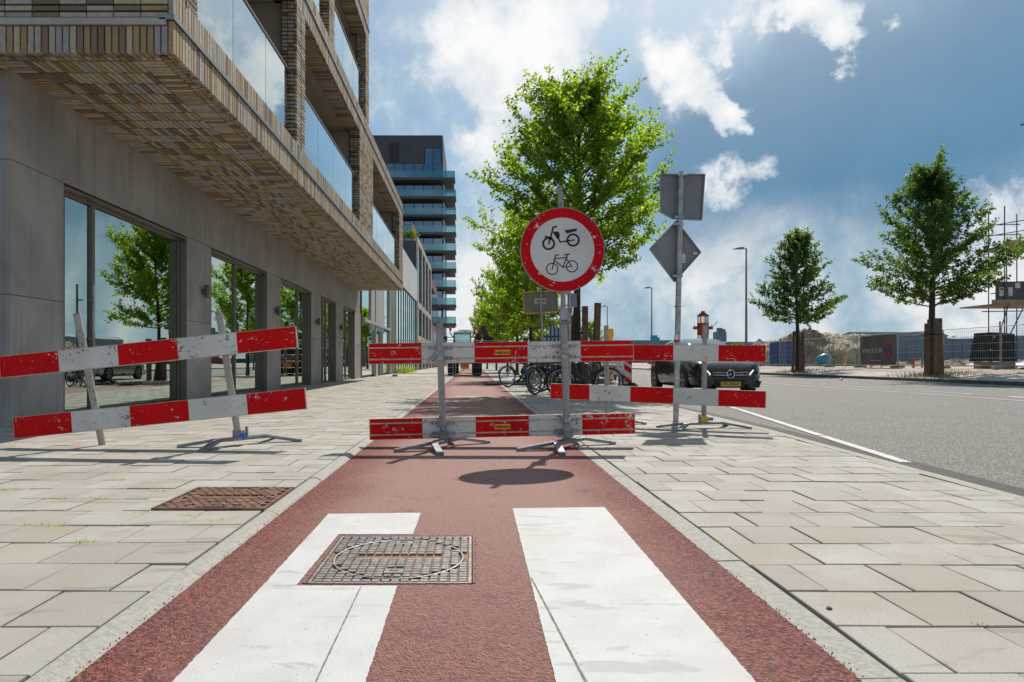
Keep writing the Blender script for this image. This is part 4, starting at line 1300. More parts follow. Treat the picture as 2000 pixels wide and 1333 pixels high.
for (cx, cy, n) in ((21.0, 29.6, 900), (21.0, 41.9, 600)):
    for i in range(n):
        x = cx + gr.gauss(0, 0.75); y = cy + gr.gauss(0, 1.1); z = zfar(x)
        h = gr.uniform(0.05, 0.20); a = gr.uniform(0, 6.28)
        mb.add([(x - 0.012, y, z), (x + 0.012, y, z), (x + math.cos(a) * h * .5, y + math.sin(a) * h * .5, z + h)], [(0, 1, 2)], 'dry_grass' if gr.random() < 0.7 else 'weed')
mb.build('verge_grass', kind='stuff', label='dry grass at the feet of the trees across the road', category='grass')
bush('wall_plant', 'green weed tuft at the foot of the mullioned glass front', (-5.0, 47.5, 0.02), 0.7, 700, 0.10, seed=3)
bush('wall_plant', 'small weed on the pavement edge past the first weed tuft', (-4.9, 51.5, 0.02), 0.45, 400, 0.10, seed=4)
bush('terrace_plant', 'potted shrub on the roof terrace of the concrete framed house', (-6.3, 64.6, 13.2), 0.9, 700, 0.16, 'leaf_dark', seed=5)
# =================================================================== BARRIERS
def plank(t, a, b, h, th, out, ribs=False):
    """striped plank from a to b (centre line), out = unit vector to the viewed face"""
    a, b = Vector(a), Vector(b); d = (b - a).normalized(); o = Vector(out); o = (o - d * o.dot(d)).normalized(); u = d.cross(o)
    if u.z < 0: u = -u
    L = (b - a).length
    M = Matrix((d, o, u)).transposed()
    mb = MB(); mb.box((a + b) / 2, (L, th, h), 'plank_edge', rot=M)
    p = mb.build('plank', t, loc=-t.location)
    n = 5
    for i in range(n):
        c0 = a + d * (L * (i + .5) / n); mat = 'barrier_red' if i % 2 == 0 else 'barrier_white'
        w = L / n - 0.0012 if 0 < i < n - 1 else L / n - 0.007
        c0 += d * (0.003 if i == 0 else (-0.003 if i == n - 1 else 0))
        m = MB()
        if ribs:
            for (z, hh) in ((0.5 * h - 0.021, 0.034), (0.0, h - 0.104), (-0.5 * h + 0.021, 0.034)):
                m.box(c0 + o * (th / 2) + u * z, (w, 0.006, hh), mat, rot=M)
            for z in (0.5 * h - 0.045, -0.5 * h + 0.045):
                m.box(c0 + o * (th / 2 - 0.0005) + u * z, (w, 0.003, 0.012), 'plank_edge', rot=M)
        else:
            m.box(c0 + o * (th / 2), (w, 0.005, h - 0.010), mat, rot=M)
        m.build('stripe_sheet', p)
    for s in (-1, 1):                       # back face is plain white
        pass
    m = MB(); m.box((a + b) / 2 - o * (th / 2 + 0.001), (L - 0.01, 0.004, h - 0.012), 'barrier_white', rot=M); m.build('back_sheet', p)
    return p, M, d, o, u
def foot(t, c, ang, L=0.42, col='foot_steel'):
    """bent four-legged steel foot"""
    ca, sa = math.cos(ang), math.sin(ang)
    def P(x, y, z): return (c[0] + x * ca - y * sa, c[1] + x * sa + y * ca, c[2] + z)
    mb = MB()
    for s in (-1, 1):
        mb.bar(P(s * 0.035, -L * 0.62, 0.062), P(s * 0.035, L * 0.62, 0.062), 0.038, 0.028, col)
        for e in (-1, 1):
            mb.bar(P(s * 0.030, e * L * 0.58, 0.062), P(s * 0.21, e * L * 1.08, 0.018), 0.058, 0.028, col)
            mb.bar(P(s * 0.205, e * L * 1.06, 0.016), P(s * 0.235, e * L * 1.15, 0.014), 0.058, 0.028, col)
    for e in (-0.5, 0, 0.5): mb.bar(P(-0.06, L * e, 0.062), P(0.06, L * e, 0.062), 0.03, 0.018, col)
    return mb.build('foot', t, loc=-t.location)
def clamp(t, c, r, M, out):
    mb = MB(); c = Vector(c); d = Vector((M[0][0], M[1][0], M[2][0])); o = Vector(out)
    mb.box(c - d * 0.075, (0.08, 0.012, 0.036), 'galv', rot=M); mb.box(c + d * 0.075, (0.08, 0.012, 0.036), 'galv', rot=M)
    u = d.cross(o)
    mb.tube([c + o * 0.052 - u * 0.018, c + o * 0.052 + u * 0.018], r + 0.005, 'galv', 12)
    q = mb.build('clamp', t, loc=-t.location)
    for s in (-0.098, -0.06, 0.06, 0.098):
        m = MB(); p = c + d * s + o * 0.006; m.tube([p, p + o * 0.012], 0.009, 'galv_dark', 6); m.build('bolt', q)
def pole(t, pts, r, mat='pole_worn', name='pole'):
    mb = MB(); mb.tube(pts, r, mat, 14)
    p = Vector(pts[-1]); d = (p - Vector(pts[-2])).normalized(); mb.tube([p, p + d * 0.004], r * 0.82, 'frame_dark', 12)
    return mb.build(name, t, loc=-t.location)

# ---- centre barrier across the path (its back, with clamps and ribs, faces us)
cb_ = thing('road_barrier', 'red and white barrier across the red path with two yellow stickers', 'barrier', (0.30, 6.16, 0.006), group='striped road barriers')
Yp, Yq = 6.16, 6.222
lp0, lp1 = Vector((-0.272, Yp, 0.06)), Vector((-0.312, Yp, 1.227))
rp0, rp1 = Vector((0.902, Yp, 0.06)), Vector((0.868, Yp, 1.20))
pole(cb_, [lp0, lp1], 0.033); pole(cb_, [rp0, rp1], 0.033)
out = (0, -1, 0)
pu = plank(cb_, (-0.989, Yq, 0.890), (1.543, Yq, 0.921), 0.20, 0.034, out, True)
pl = plank(cb_, (-0.980, Yq, 0.168), (1.557, Yq, 0.227), 0.20, 0.034, out, True)
for (p0, p1) in ((lp0, lp1), (rp0, rp1)):
    for (za, zb, M) in ((0.890, 0.921, pu[1]), (0.168, 0.227, pl[1])):
        for dz in (-0.050, 0.050):
            x = p0.x + (p1.x - p0.x) * ((za + dz - p0.z) / (p1.z - p0.z)); zc = za + (zb - za) * ((x + 0.985) / 2.53) + dz
            clamp(cb_, (x, Yq - 0.024, zc), 0.033, M, out)
foot(cb_, (-0.262, 6.14, 0.006), R(-27)); foot(cb_, (0.905, 6.14, 0.006), R(-38), 0.44)
for x in (-0.272, 0.902):
    m = MB(); m.box((x, 6.14, 0.115), (0.085, 0.085, 0.10), 'galv_dark', bev=0.01); m.box((x - 0.065, 6.14, 0.125), (0.05, 0.03, 0.03), 'galv_dark'); m.tube([(x - 0.04, 6.09, 0.12), (x - 0.11, 6.09, 0.12)], 0.010, 'galv', 8); m.build('socket', cb_, loc=-cb_.location)
for (zc, txt) in ((0.905, 'heijmans'), (0.197, 'heijmans')):
    m = MB(); cx = 0.290
    m.box((cx, Yq - 0.0225, zc), (0.150, 0.0025, 0.048), 'sticker_yellow', rot=(0, R(-0.9), 0))
    st = m.build('sticker', cb_, loc=-cb_.location)
    m = MB(); text_mb(m, txt, 0.040, 'sign_black', frame_matrix((cx, Yq - 0.0245, zc), (1, 0, 0.015), (0, 0, 1)), bold=0.0009)
    m.build('lettering', st)

# ---- round sign on its extension tube
sg = thing('prohibition_sign', 'round red-rimmed white sign with moped and bicycle symbols', 'traffic sign', (0.868, Yp, 1.20))
e0, e1 = Vector((0.868, Yp, 1.205)), Vector((0.834, Yp, 2.475))
mb = MB(); mb.tube([e0, e1], 0.0235, 'pole_worn', 14); mb.tube([e1, e1 + Vector((0, 0, 0.006))], 0.021, 'galv', 12); mb.build('tube', sg, loc=-sg.location)
mb = MB(); mb.box((0.872, Yp, 1.27), (0.075, 0.08, 0.13), 'galv', bev=0.008); mb.box((0.872, Yp, 1.185), (0.105, 0.09, 0.02), 'galv_dark'); mb.box((0.925, Yp - 0.02, 1.30), (0.035, 0.04, 0.05), 'galv_dark'); mb.build('collar', sg, loc=-sg.location)
SC = at(1098.5, 488, 6.08); SR = 0.396
def disc(mb, c, r0, r1, y0, y1, mat, n=72):
    vs = []; fs = []
    for k in range(n):
        a = 2 * math.pi * k / n; ca, sa = math.cos(a), math.sin(a)
        for (r, y) in ((r0, y0), (r1, y0), (r1, y1), (r0, y1)): vs.append((c.x + r * ca, y, c.z + r * sa))
    for k in range(n):
        o = 4 * k; p = 4 * ((k + 1) % n)
        for j in range(4): fs.append((o + j, o + (j + 1) % 4, p + (j + 1) % 4, p + j))
    mb.add(vs, fs, mat)
y = 6.085
mb = MB(); disc(mb, SC, 0.0, SR - 0.004, y, y + 0.006, 'sign_back'); mb.build('panel', sg, loc=-sg.location)
mb = MB(); disc(mb, SC, SR - 0.006, SR, y - 0.004, y + 0.026, 'sign_rim'); mb.build('rim', sg, loc=-sg.location)
mb = MB(); disc(mb, SC, 0.300, SR - 0.006, y - 0.0025, y - 0.0003, 'sign_red'); mb.build('red_border', sg, loc=-sg.location)
mb = MB(); disc(mb, SC, 0.0, 0.2995, y - 0.0022, y - 0.0003, 'sign_white'); mb.build('white_field', sg, loc=-sg.location)
def pic(mb, kind, *a):
    U = SR / 495.0
    def Q(p, yy): return (SC.x + (p[0] - 595) * U, yy, SC.z - (p[1] - 660) * U)
    y0, y1 = y - 0.0045, y - 0.0021
    def poly(pts):
        n = len(pts); mb.add([Q(p, y0) for p in pts] + [Q(p, y1) for p in pts], [tuple(range(n))] + [(i, (i + 1) % n, n + (i + 1) % n, n + i) for i in range(n)], 'sign_black')
    if kind == 'ring':
        (cx, cy), ro, ri = a; n = 40
        for k in range(n):
            A, B = 2 * math.pi * k / n, 2 * math.pi * (k + 1) / n
            poly([(cx + ri * math.cos(A), cy + ri * math.sin(A)), (cx + ro * math.cos(A), cy + ro * math.sin(A)), (cx + ro * math.cos(B), cy + ro * math.sin(B)), (cx + ri * math.cos(B), cy + ri * math.sin(B))])
    elif kind == 'poly': poly(a[0])
    else:
        pts, w = a
        for p, q in zip(pts, pts[1:]):
            p, q = Vector(p), Vector(q); d = (q - p).normalized(); nn = Vector((-d.y, d.x)) * w / 2; p = p - d * w * .3; q = q + d * w * .3
            poly([p + nn, q + nn, q - nn, p - nn])
mb = MB()
pic(mb, 'ring', (434, 590), 76, 53); pic(mb, 'ring', (720, 548), 78, 55)
pic(mb, 'line', [(436, 592), (488, 400), (526, 388)], 19); pic(mb, 'line', [(393, 508), (470, 524)], 18)
pic(mb, 'poly', [(482, 452), (548, 446), (567, 488), (560, 520), (532, 534)]); pic(mb, 'line', [(540, 515), (570, 572), (735, 546)], 16)
pic(mb, 'poly', [(618, 434), (766, 411), (763, 441), (648, 472)])
mb.build('moped_symbol', sg, loc=-sg.location)
mb = MB()
pic(mb, 'ring', (476, 885), 71, 60); pic(mb, 'ring', (706, 855), 71, 60)
pic(mb, 'line', [(476, 888), (514, 728), (550, 717)], 12); pic(mb, 'line', [(508, 768), (650, 750)], 11); pic(mb, 'line', [(500, 786), (602, 864), (655, 722)], 11)
pic(mb, 'line', [(618, 722), (676, 713)], 13); pic(mb, 'line', [(602, 866), (706, 857), (644, 768)], 11)
mb.build('bicycle_symbol', sg, loc=-sg.location)

# ---- left barrier, slumped to one side
lb = thing('road_barrier', 'slanting red and white barrier on the left pavement, missing one foot', 'barrier', (-2.9, 6.1, 0.026), group='striped road barriers')
outl = Vector((0, -1, 0.05)).normalized()
plank(lb, at(1, 718, 5.90), at(580, 658.5, 5.90), 0.198, 0.03, outl)
plank(lb, at(28, 836.5, 6.0), at(598, 778.5, 6.0), 0.198, 0.03, outl)
a0 = at(200, 869, 6.17); a1 = at(150, 613, 5.97); b0 = at(466, 856, 6.17); b1 = at(428, 614, 5.97)
pole(lb, [a0, a1], 0.032); pole(lb, [b0, b1], 0.032)
for (p, q) in ((a0, a1), (b0, b1)):
    for (z, yy) in (((q.z - p.z) * 0.69, 0), ((q.z - p.z) * 0.245, 0)):
        s = z / (q.z - p.z); c = p + (q - p) * s
        m = MB(); m.box(c + Vector((0, -0.02, 0)), (0.14, 0.06, 0.04), 'galv'); m.build('clamp', lb, loc=-lb.location)
foot(lb, (-2.19, 6.19, 0.026), R(-42), 0.44)
m = MB(); m.box((b0.x, 6.17, 0.13), (0.085, 0.085, 0.09), 'foot_steel', bev=0.01); m.box((b0.x + 0.05, 6.15, 0.115), (0.04, 0.05, 0.05), 'sign_blue'); m.box((b0.x + 0.07, 6.19, 0.14), (0.02, 0.03, 0.12), 'galv_dark'); m.build('socket', lb, loc=-lb.location)

# ---- right barrier, further back at an angle
rbm = thing('road_barrier', 'red and white barrier on the right pavement in front of the black car', 'barrier', (2.2, 8.2, 0.006), group='striped road barriers')
outr = Vector((-0.385, -0.923, 0))
plank(rbm, (1.04, 8.60, 0.945), (3.435, 7.60, 0.911), 0.20, 0.03, outr)
plank(rbm, (1.04, 8.60, 0.431), (3.435, 7.60, 0.373), 0.20, 0.03, outr)
c0 = Vector((2.822, 7.92, 0.07)); c1 = at(1377, 634, 7.92); d0 = Vector((1.735, 8.372, 0.07)); d1 = at(1184, 637, 8.372)
pole(rbm, [c0, c1], 0.030); pole(rbm, [d0, d1], 0.030)
for (p, q) in ((c0, c1), (d0, d1)):
    for z in (0.93, 0.40):
        m = MB(); c = p + (q - p) * ((z - p.z) / (q.z - p.z)); m.box(c + outr * 0.015, (0.13, 0.07, 0.04), 'galv', rot=(0, 0, R(-22.6))); m.build('clamp', rbm, loc=-rbm.location)
foot(rbm, (2.822, 7.92, 0.006), R(-74), 0.44); foot(rbm, (1.735, 8.372, 0.006), R(-60), 0.40)
m = MB(); m.box((2.822, 7.92, 0.11), (0.085, 0.085, 0.09), 'yellow_paint', bev=0.01); m.box((2.76, 7.89, 0.12), (0.02, 0.03, 0.12), 'galv_dark'); m.box((2.90, 7.92, 0.12), (0.06, 0.04, 0.04), 'galv_dark'); m.build('socket', rbm, loc=-rbm.location)
m = MB(); m.box(at(1379, 699, 7.80) + Vector((0, -0.005, 0)), (0.022, 0.004, 0.05), 'sticker_yellow'); m.build('sticker', rbm, loc=-rbm.location)
# yellow bag hung on the far pole
tb = thing('yellow_rag', 'yellow plastic rag hanging from the left pole of the right barrier', 'rag', d1 + Vector((0.05, -0.01, -0.12)))
bm = bmesh.new(); bmesh.ops.create_icosphere(bm, subdivisions=2, radius=0.06)
for v in bm.verts:
    v.co.x *= 0.7 + 0.3 * math.sin(v.co.z * 60); v.co.y *= 0.5; v.co.z *= 1.7; v.co += Vector((0.012 * math.sin(v.co.z * 90), 0.01 * math.cos(v.co.x * 80), 0))
me = bpy.data.meshes.new('rag'); bm.to_mesh(me); bm.free(); me.materials.append(MATS['sticker_yellow']); link('cloth', me, tb)

# =================================================================== SIGN POST (seen from behind)
ps = thing('sign_post', 'grey post with a square and a diamond traffic sign seen from behind', 'traffic sign', (2.827, 9.02, 0))
PY = 9.02
p0 = at(1320, 822, PY); p1 = at(1330, 338, PY)
mb = MB(); p0.z = -0.02; mb.tube([p0, p1], 0.038, 'galv', 16); mb.tube([p1, p1 + Vector((0, 0, 0.01))], 0.034, 'galv_dark', 12); mb.build('post', ps, loc=-ps.location)
def z3(x, y_): return (960 + x * 0.23, 340 + y_ * 0.23)
def back_sign(pts, yb, name, col='sign_rim', tilt=0.0):
    P = [at(*z3(*p), yb) for p in pts]
    for p in P: p.y = yb + tilt * (p.x - P[0].x)
    mb = MB(); n = len(P)
    mb.add([(p.x, p.y, p.z) for p in P] + [(p.x, p.y + 0.004, p.z) for p in P], [tuple(range(n)), tuple(range(2 * n - 1, n - 1, -1))] + [(i, (i + 1) % n, n + (i + 1) % n, n + i) for i in range(n)], 'sign_back')
    o = mb.build(name, ps, loc=-ps.location)
    mb = MB()
    for i in range(n):
        a, b = P[i], P[(i + 1) % n]; mb.bar(a + Vector((0, -0.012, 0)), b + Vector((0, -0.012, 0)), 0.03, 0.014, col, up=(0, -1, 0) if False else (0, 0, 1) if abs((b - a).normalized().z) < 0.9 else (1, 0, 0))
    mb.build('rim', o)
    return o
back_sign([(1430, 8), (1814, 2), (1787, 390), (1620, 384), (1540, 380), (1437, 326)], PY + 0.065, 'square_sign', 'sign_rim', 0.05)
back_sign([(1566, 402), (1777, 668), (1551, 918), (1339, 640)], PY + 0.065, 'diamond_sign', 'sign_rim', 0.05)
mb = MB()
for (x, yv) in ((1615, 12), (1588, 370), (1582, 430), (1575, 868)):
    c = at(*z3(x, yv), PY); mb.box((c.x, PY + 0.0, c.z), (0.13, 0.10, 0.035), 'galv', bev=0.006)
mb.build('bracket', ps, loc=-ps.location)
for (x, yv, w, h) in ((1628, 718, 0.06, 0.13), (1730, 676, 0.055, 0.03)):
    c = at(*z3(x, yv), PY + 0.06); mb = MB(); mb.box((c.x, PY + 0.060, c.z), (w, 0.004, h), 'sign_white', rot=(0, 0, 0.05)); mb.build('sticker', ps, loc=-ps.location)
mb = MB(); c = at(1322, 662, PY); mb.tube([c + Vector((0, 0, -0.05)), c + Vector((0, 0, 0.05))], 0.0395, 'sign_white', 14); mb.tube([c + Vector((0, 0, -0.05)), c + Vector((0, 0, -0.015))], 0.0405, 'red_paint', 14); mb.build('tape_band', ps, loc=-ps.location)
mb = MB(); c = at(1323, 600, PY); mb.ring((c.x, PY, c.z), 0.041, 0.004, (0.2, 0, 1), 'black_matte', 16, 5); mb.tube([c + Vector((0.03, -0.03, 0)), c + Vector((0.07, -0.05, 0.01))], 0.003, 'black_matte', 4); mb.build('cable_tie', ps, loc=-ps.location)

# yellow-edged board on a thin pole behind the bicycles
yb = thing('direction_board', 'back of a yellow-edged grey board on a thin leaning pole', 'traffic sign', (2.16, 20.0, 0))
a = at(1054.5, 562, 20); b = at(1064, 745, 20); b.z = 0
mb = MB(); mb.tube([b, a], 0.035, 'galv', 10); mb.build('pole', yb, loc=-yb.location)
cs = [at(1021, 572, 20.1), at(1088, 568, 20.1), at(1090, 609, 20.1), at(1024, 613, 20.1)]
mb = MB(); mb.add([c for c in cs] + [c + Vector((0, 0.02, 0)) for c in cs], [(0, 1, 2, 3), (7, 6, 5, 4), (0, 4, 5, 1), (1, 5, 6, 2), (2, 6, 7, 3), (3, 7, 4, 0)], 'sign_back'); bo = mb.build('board', yb, loc=-yb.location)
mb = MB()
for i in range(4): mb.bar(cs[i] + Vector((0, -0.02, 0)), cs[(i + 1) % 4] + Vector((0, -0.02, 0)), 0.05, 0.03, 'yellow_paint')
mb.build('edge', bo)
mb = MB(); c = at(1055, 588, 20.06); mb.box(c, (0.36, 0.01, 0.17), 'sign_white'); mb.box(c + Vector((-0.06, -0.008, -0.01)), (0.16, 0.006, 0.03), 'print_blue'); mb.box(c + Vector((0.11, -0.008, 0)), (0.06, 0.006, 0.07), 'print_red'); mb.build('sticker', bo)
# =================================================================== BICYCLES
def make_bike(label, loc, rot, frame='black_paint', fender='black_matte', step=True):
    t = thing('bicycle', label, 'bicycle', loc, rot, 'bicycles parked by the large street tree')
    Rw = 0.345; WB = 1.08
    for cx in (0.0, WB):
        m = MB(); m.ring((cx, 0, Rw), Rw - 0.021, 0.021, (0, 1, 0), 'rubber', 36, 8); w = m.build('wheel', t)
        m = MB(); m.ring((cx, 0, Rw), Rw - 0.05, 0.012, (0, 1, 0), 'steel_spoke', 36, 6); m.build('rim', w)
        m = MB()
        for k in range(18):
            a = 2 * math.pi * k / 18; s = 0.02 if k % 2 else -0.02
            m.tube([(cx + 0.02 * math.cos(a + 0.8), s, Rw + 0.02 * math.sin(a + 0.8)), (cx + (Rw - 0.055) * math.cos(a), 0, Rw + (Rw - 0.055) * math.sin(a))], 0.0022, 'steel_spoke', 3, False)
        m.build('spokes', w)
        m = MB(); m.tube([(cx, -0.05, Rw), (cx, 0.05, Rw)], 0.022, 'steel_spoke', 10); m.build('hub', w)
        m = MB(); a0, a1 = (R(-20), R(165)) if cx == 0 else (R(25), R(165))
        pts = [(cx + (Rw + 0.03) * math.cos(a0 + (a1 - a0) * i / 14) * (1 if cx else -1), 0, Rw + (Rw + 0.03) * math.sin(a0 + (a1 - a0) * i / 14)) for i in range(15)]
        if cx: pts = [(cx + (Rw + 0.03) * math.cos(R(15) + R(150) * i / 14), 0, Rw + (Rw + 0.03) * math.sin(R(15) + R(150) * i / 14)) for i in range(15)]
        for p, q in zip(pts, pts[1:]): m.bar(p, q, 0.055, 0.006, fender)
        m.build('fender', t)
    bb = (0.44, 0, 0.30); st = (0.30, 0, 0.80); hd = (0.86, 0, 0.86); hl = (0.90, 0, 0.66)
    m = MB()
    if step: m.tube([hl, (0.72, 0, 0.44), (0.56, 0, 0.35), bb], 0.021, frame, 8)
    else: m.tube([hl, bb], 0.019, frame, 8); m.tube([(0.87, 0, 0.80), (0.305, 0, 0.76)], 0.017, frame, 8)
    m.tube([bb, st], 0.018, frame, 8); m.tube([hl, hd], 0.022, frame, 8)
    for s in (-0.05, 0.05):
        m.tube([bb, (0.0, s, Rw)], 0.011, frame, 6); m.tube([(0.32, s * .4, 0.72), (0.0, s, Rw)], 0.009, frame, 6)
    m.build('frame', t)
    m = MB()
    for s in (-0.045, 0.045): m.tube([(0.905, s * .6, 0.64), (0.99, s, 0.48), (WB, s, Rw)], 0.011, frame, 6)
    m.build('fork', t)
    m = MB(); m.tube([hd, (0.83, 0, 1.02)], 0.013, 'chrome', 8); m.tube([(0.62, -0.29, 1.00), (0.72, -0.27, 1.04), (0.86, -0.12, 1.05), (0.85, 0, 1.03), (0.86, 0.12, 1.05), (0.72, 0.27, 1.04), (0.62, 0.29, 1.00)], 0.011, 'chrome', 8)
    h = m.build('handlebar', t)
    for s in (-1, 1):
        m = MB(); m.tube([(0.60, s * 0.292, 0.995), (0.70, s * 0.275, 1.03)], 0.017, 'rubber', 8); m.build('grip', h)
    m = MB(); m.tube([st, (0.27, 0, 0.90)], 0.012, 'chrome', 8); m.build('seat_post', t)
    m = MB(); m.prism([(0.14, -0.10), (0.20, -0.12), (0.32, -0.04), (0.44, -0.02), (0.44, 0.02), (0.32, 0.04), (0.20, 0.12), (0.14, 0.10)], 0.895, 0.945, 'leather'); m.build('saddle', t)
    m = MB()
    for s in (-0.06, -0.02, 0.02, 0.06): m.tube([(-0.24, s, 0.735), (0.24, s, 0.735)], 0.006, 'black_matte', 5)
    for s in (-0.06, 0.06): m.tube([(-0.2, s, 0.735), (0.0, s, Rw)], 0.006, 'black_matte', 5)
    m.box((-0.02, 0, 0.742), (0.40, 0.14, 0.008), 'black_matte'); m.build('carrier', t)
    m = MB(); m.box((0.22, -0.055, 0.325), (0.60, 0.03, 0.13), 'black_matte', bev=0.02); m.build('chain_case', t)
    m = MB(); m.tube([bb, (0.52, -0.09, 0.16)], 0.010, 'chrome', 6); m.tube([bb, (0.36, 0.09, 0.44)], 0.010, 'chrome', 6); m.box((0.53, -0.13, 0.155), (0.09, 0.07, 0.022), 'rubber'); m.box((0.35, 0.13, 0.445), (0.09, 0.07, 0.022), 'rubber'); m.build('pedals', t)
    m = MB(); m.box((-0.33, 0, 0.70), (0.03, 0.07, 0.05), 'tail_red'); m.build('rear_light', t)
    m = MB(); m.lathe([(0.0, 0), (0.035, 0.0), (0.03, -0.05), (0.0, -0.06)], (0.99, 0, 0.82), (1, 0, 0), 'chrome', 12); m.build('head_light', t)
    return t
lean = R(7)
b1_ = make_bike('black step-through bicycle standing side-on nearest the barrier', (2.02, 14.8, 0.006), (lean, 0, 0))
b2_ = make_bike('bicycle with a blue front mudguard pointing at the cycle path', (2.20, 16.75, 0.006), (R(6), 0, R(232)), 'black_paint', 'bike_blue', False)
copy_thing(b1_, 'black bicycle wedged behind the blue-mudguard bicycle', (2.45, 17.35, 0.006), (R(-5), 0, R(222)))
copy_thing(b1_, 'black bicycle leaning on the far side of the stakes', (2.9, 17.9, 0.006), (R(6), 0, R(196)))
b5_ = make_bike('dark green bicycle at the left end of the parked row', (2.05, 21.6, 0.006), (R(8), 0, R(215)), 'bike_green', 'black_matte', False)
copy_thing(b2_, 'bicycle with a blue mudguard half hidden in the parked row', (2.55, 19.8, 0.006), (R(-6), 0, R(228)))
copy_thing(b1_, 'black bicycle at the back of the parked row', (2.6, 22.8, 0.006), (R(6), 0, R(230)))
copy_thing(b5_, 'dark bicycle just right of the big tree stakes', (3.35, 16.2, 0.006), (R(-7), 0, R(178)))
copy_thing(b1_, 'black bicycle lying flat at the edge of the red path', (1.75, 22.4, 0.04), (R(86), 0, R(172)))

# =================================================================== CARS
def make_car(label, loc, rot, paint, plate=True):
    t = thing('parked_car', label, 'car', loc, rot)
    ST = np.array([  # y, w, zb, zs, wg, zt
        (0.00, .60, .30, .60, .46, .655), (0.05, .74, .22, .66, .58, .715), (0.20, .84, .19, .75, .66, .80), (0.60, .885, .18, .85, .70, .905),
        (1.20, .89, .18, .92, .70, 1.00), (1.72, .89, .18, .95, .63, 1.30), (2.15, .89, .18, .965, .58, 1.43), (3.0, .89, .18, .98, .56, 1.435), (3.6, .885, .18, 1.0, .55, 1.36),
        (4.02, .86, .20, .99, .58, 1.10), (4.22, .81, .25, .92, .60, .965), (4.29, .70, .30, .84, .50, .88)])
    ys = np.concatenate([np.linspace(0, 0.2, 5), np.linspace(0.3, 4.0, 38), np.linspace(4.05, 4.29, 6)])
    C = [np.interp(ys, ST[:, 0], ST[:, k]) for k in range(1, 6)]
    k = np.array([1, 2, 1]) / 4.0
    for i in range(5):
        c = np.pad(C[i], 1, mode='edge'); C[i] = np.convolve(c, k, 'valid')
    prof = []
    for i, y_ in enumerate(ys):
        w, zb, zs, wg, zt = [c[i] for c in C]
        h = [(0, zb), (w * .88, zb), (w * .975, zb + .07), (w, .40), (w, .58), (w * .985, zs - .07), (w * .95, zs), (wg + (w * .95 - wg) * .12, zs + (zt - zs) * .80), (wg * .93, zt - .025 * (zt - zs) / .45 - .006), (wg * .6, zt), (0, zt + .006)]
        prof.append([(x, y_, z) for x, z in h] + [(-x, y_, z) for x, z in h[-2:0:-1]])
    n = len(prof[0]); nh = 11
    body = MB(); gl = MB()
    V = [p for r in prof for p in r]
    fb = []; fg = []
    for i in range(len(ys) - 1):
        ym = (ys[i] + ys[i + 1]) / 2
        for j in range(n):
            j2 = (j + 1) % n
            f = (i * n + j, i * n + j2, (i + 1) * n + j2, (i + 1) * n + j)
            jj = j if j < nh - 1 else n - 1 - j          # mirrored strip index
            side = jj == 6 and 1.45 < ym < 3.75 and not (2.42 < ym < 2.52)
            front = jj in (7, 8, 9) and 1.22 < ym < 2.05
            back = jj in (7, 8, 9) and 3.62 < ym < 4.03
            (fg if (side or front or back) else fb).append(f)
    body.add(V, fb, paint, smooth=True); body.add(prof[0], [tuple(range(n))], paint); body.add(prof[-1], [tuple(range(n - 1, -1, -1))], paint)
    body.build('body', t)
    gl.add(V, fg, 'car_glass', smooth=True); gl.build('glazing', t)
    m = MB(); m.box((0, 2.6, .72), (1.5, 2.6, .3), 'black_matte'); 
    for x in (-.36, .36): m.box((x, 2.3, .95), (.42, .14, .62), 'black_matte', bev=.03); m.box((x, 2.3, 1.28), (.22, .1, .14), 'black_matte', bev=.02)
    m.build('cabin', t)
    for yy in (.88, 3.52):
        for s in (-1, 1):
            m = MB(); m.lathe([(0, 0), (.365, 0), (.365, .03), (0, .03)], (s * .865, yy, .33), (s, 0, 0), 'black_matte', 28, False); m.build('wheel_arch', t)
            m = MB(); m.lathe([(.21, .0), (.30, 0), (.318, .02), (.318, .16), (.30, .19), (.21, .19)], (s * .715, yy, .318), (s, 0, 0), 'rubber', 28); w = m.build('wheel', t)
            m = MB(); m.lathe([(.0, .15), (.06, .165), (.06, .15)], (s * .725, yy, .318), (s, 0, 0), 'galv', 16)
            m.ring((s * .895, yy, .318), .205, .012, (1, 0, 0), 'galv', 28, 6)
            for q in range(5):
                a = 2 * math.pi * q / 5 + .3
                m.bar((s * .885, yy + .04 * math.cos(a), .318 + .04 * math.sin(a)), (s * .895, yy + .205 * math.cos(a), .318 + .205 * math.sin(a)), .05, .02, 'galv', up=(1, 0, 0))
            m.build('alloy_rim', w)
    for s in (-1, 1):
        m = MB(); m.box((s * .98, 1.50, .99), (.20, .12, .13), paint, bev=.04); m.bar((s * .88, 1.52, .95), (s * .96, 1.5, .97), .05, .03, 'black_matte'); m.build('wing_mirror', t)
    # front
    m = MB(); m.prism([(-.47, .60), (.47, .60), (.40, .44), (-.40, .44)], -.022, .06, 'black_matte', plane='xz'); g_ = m.build('grille', t)
    for z in (.555, .495):
        for s in (-1, 1):
            m = MB(); m.bar((s * .10, -.045, z), (s * .44, -.03, z + .012), .03, .026, 'galv'); m.build('grille_bar', g_)
    m = MB(); m.ring((0, -.055, .525), .093, .011, (0, 1, 0), 'chrome', 36, 8)
    for a in (90, 210, 330):
        ca, sa = math.cos(R(a)), math.sin(R(a)); px, pz = -sa * .020, ca * .020
        m.add([(px, -.055, .525 + pz), (-px, -.055, .525 - pz), (ca * .09, -.055, .525 + sa * .09), (0, -.072, .525)], [(0, 3, 2), (3, 1, 2), (0, 2, 1)], 'chrome')
    m.build('emblem', g_)
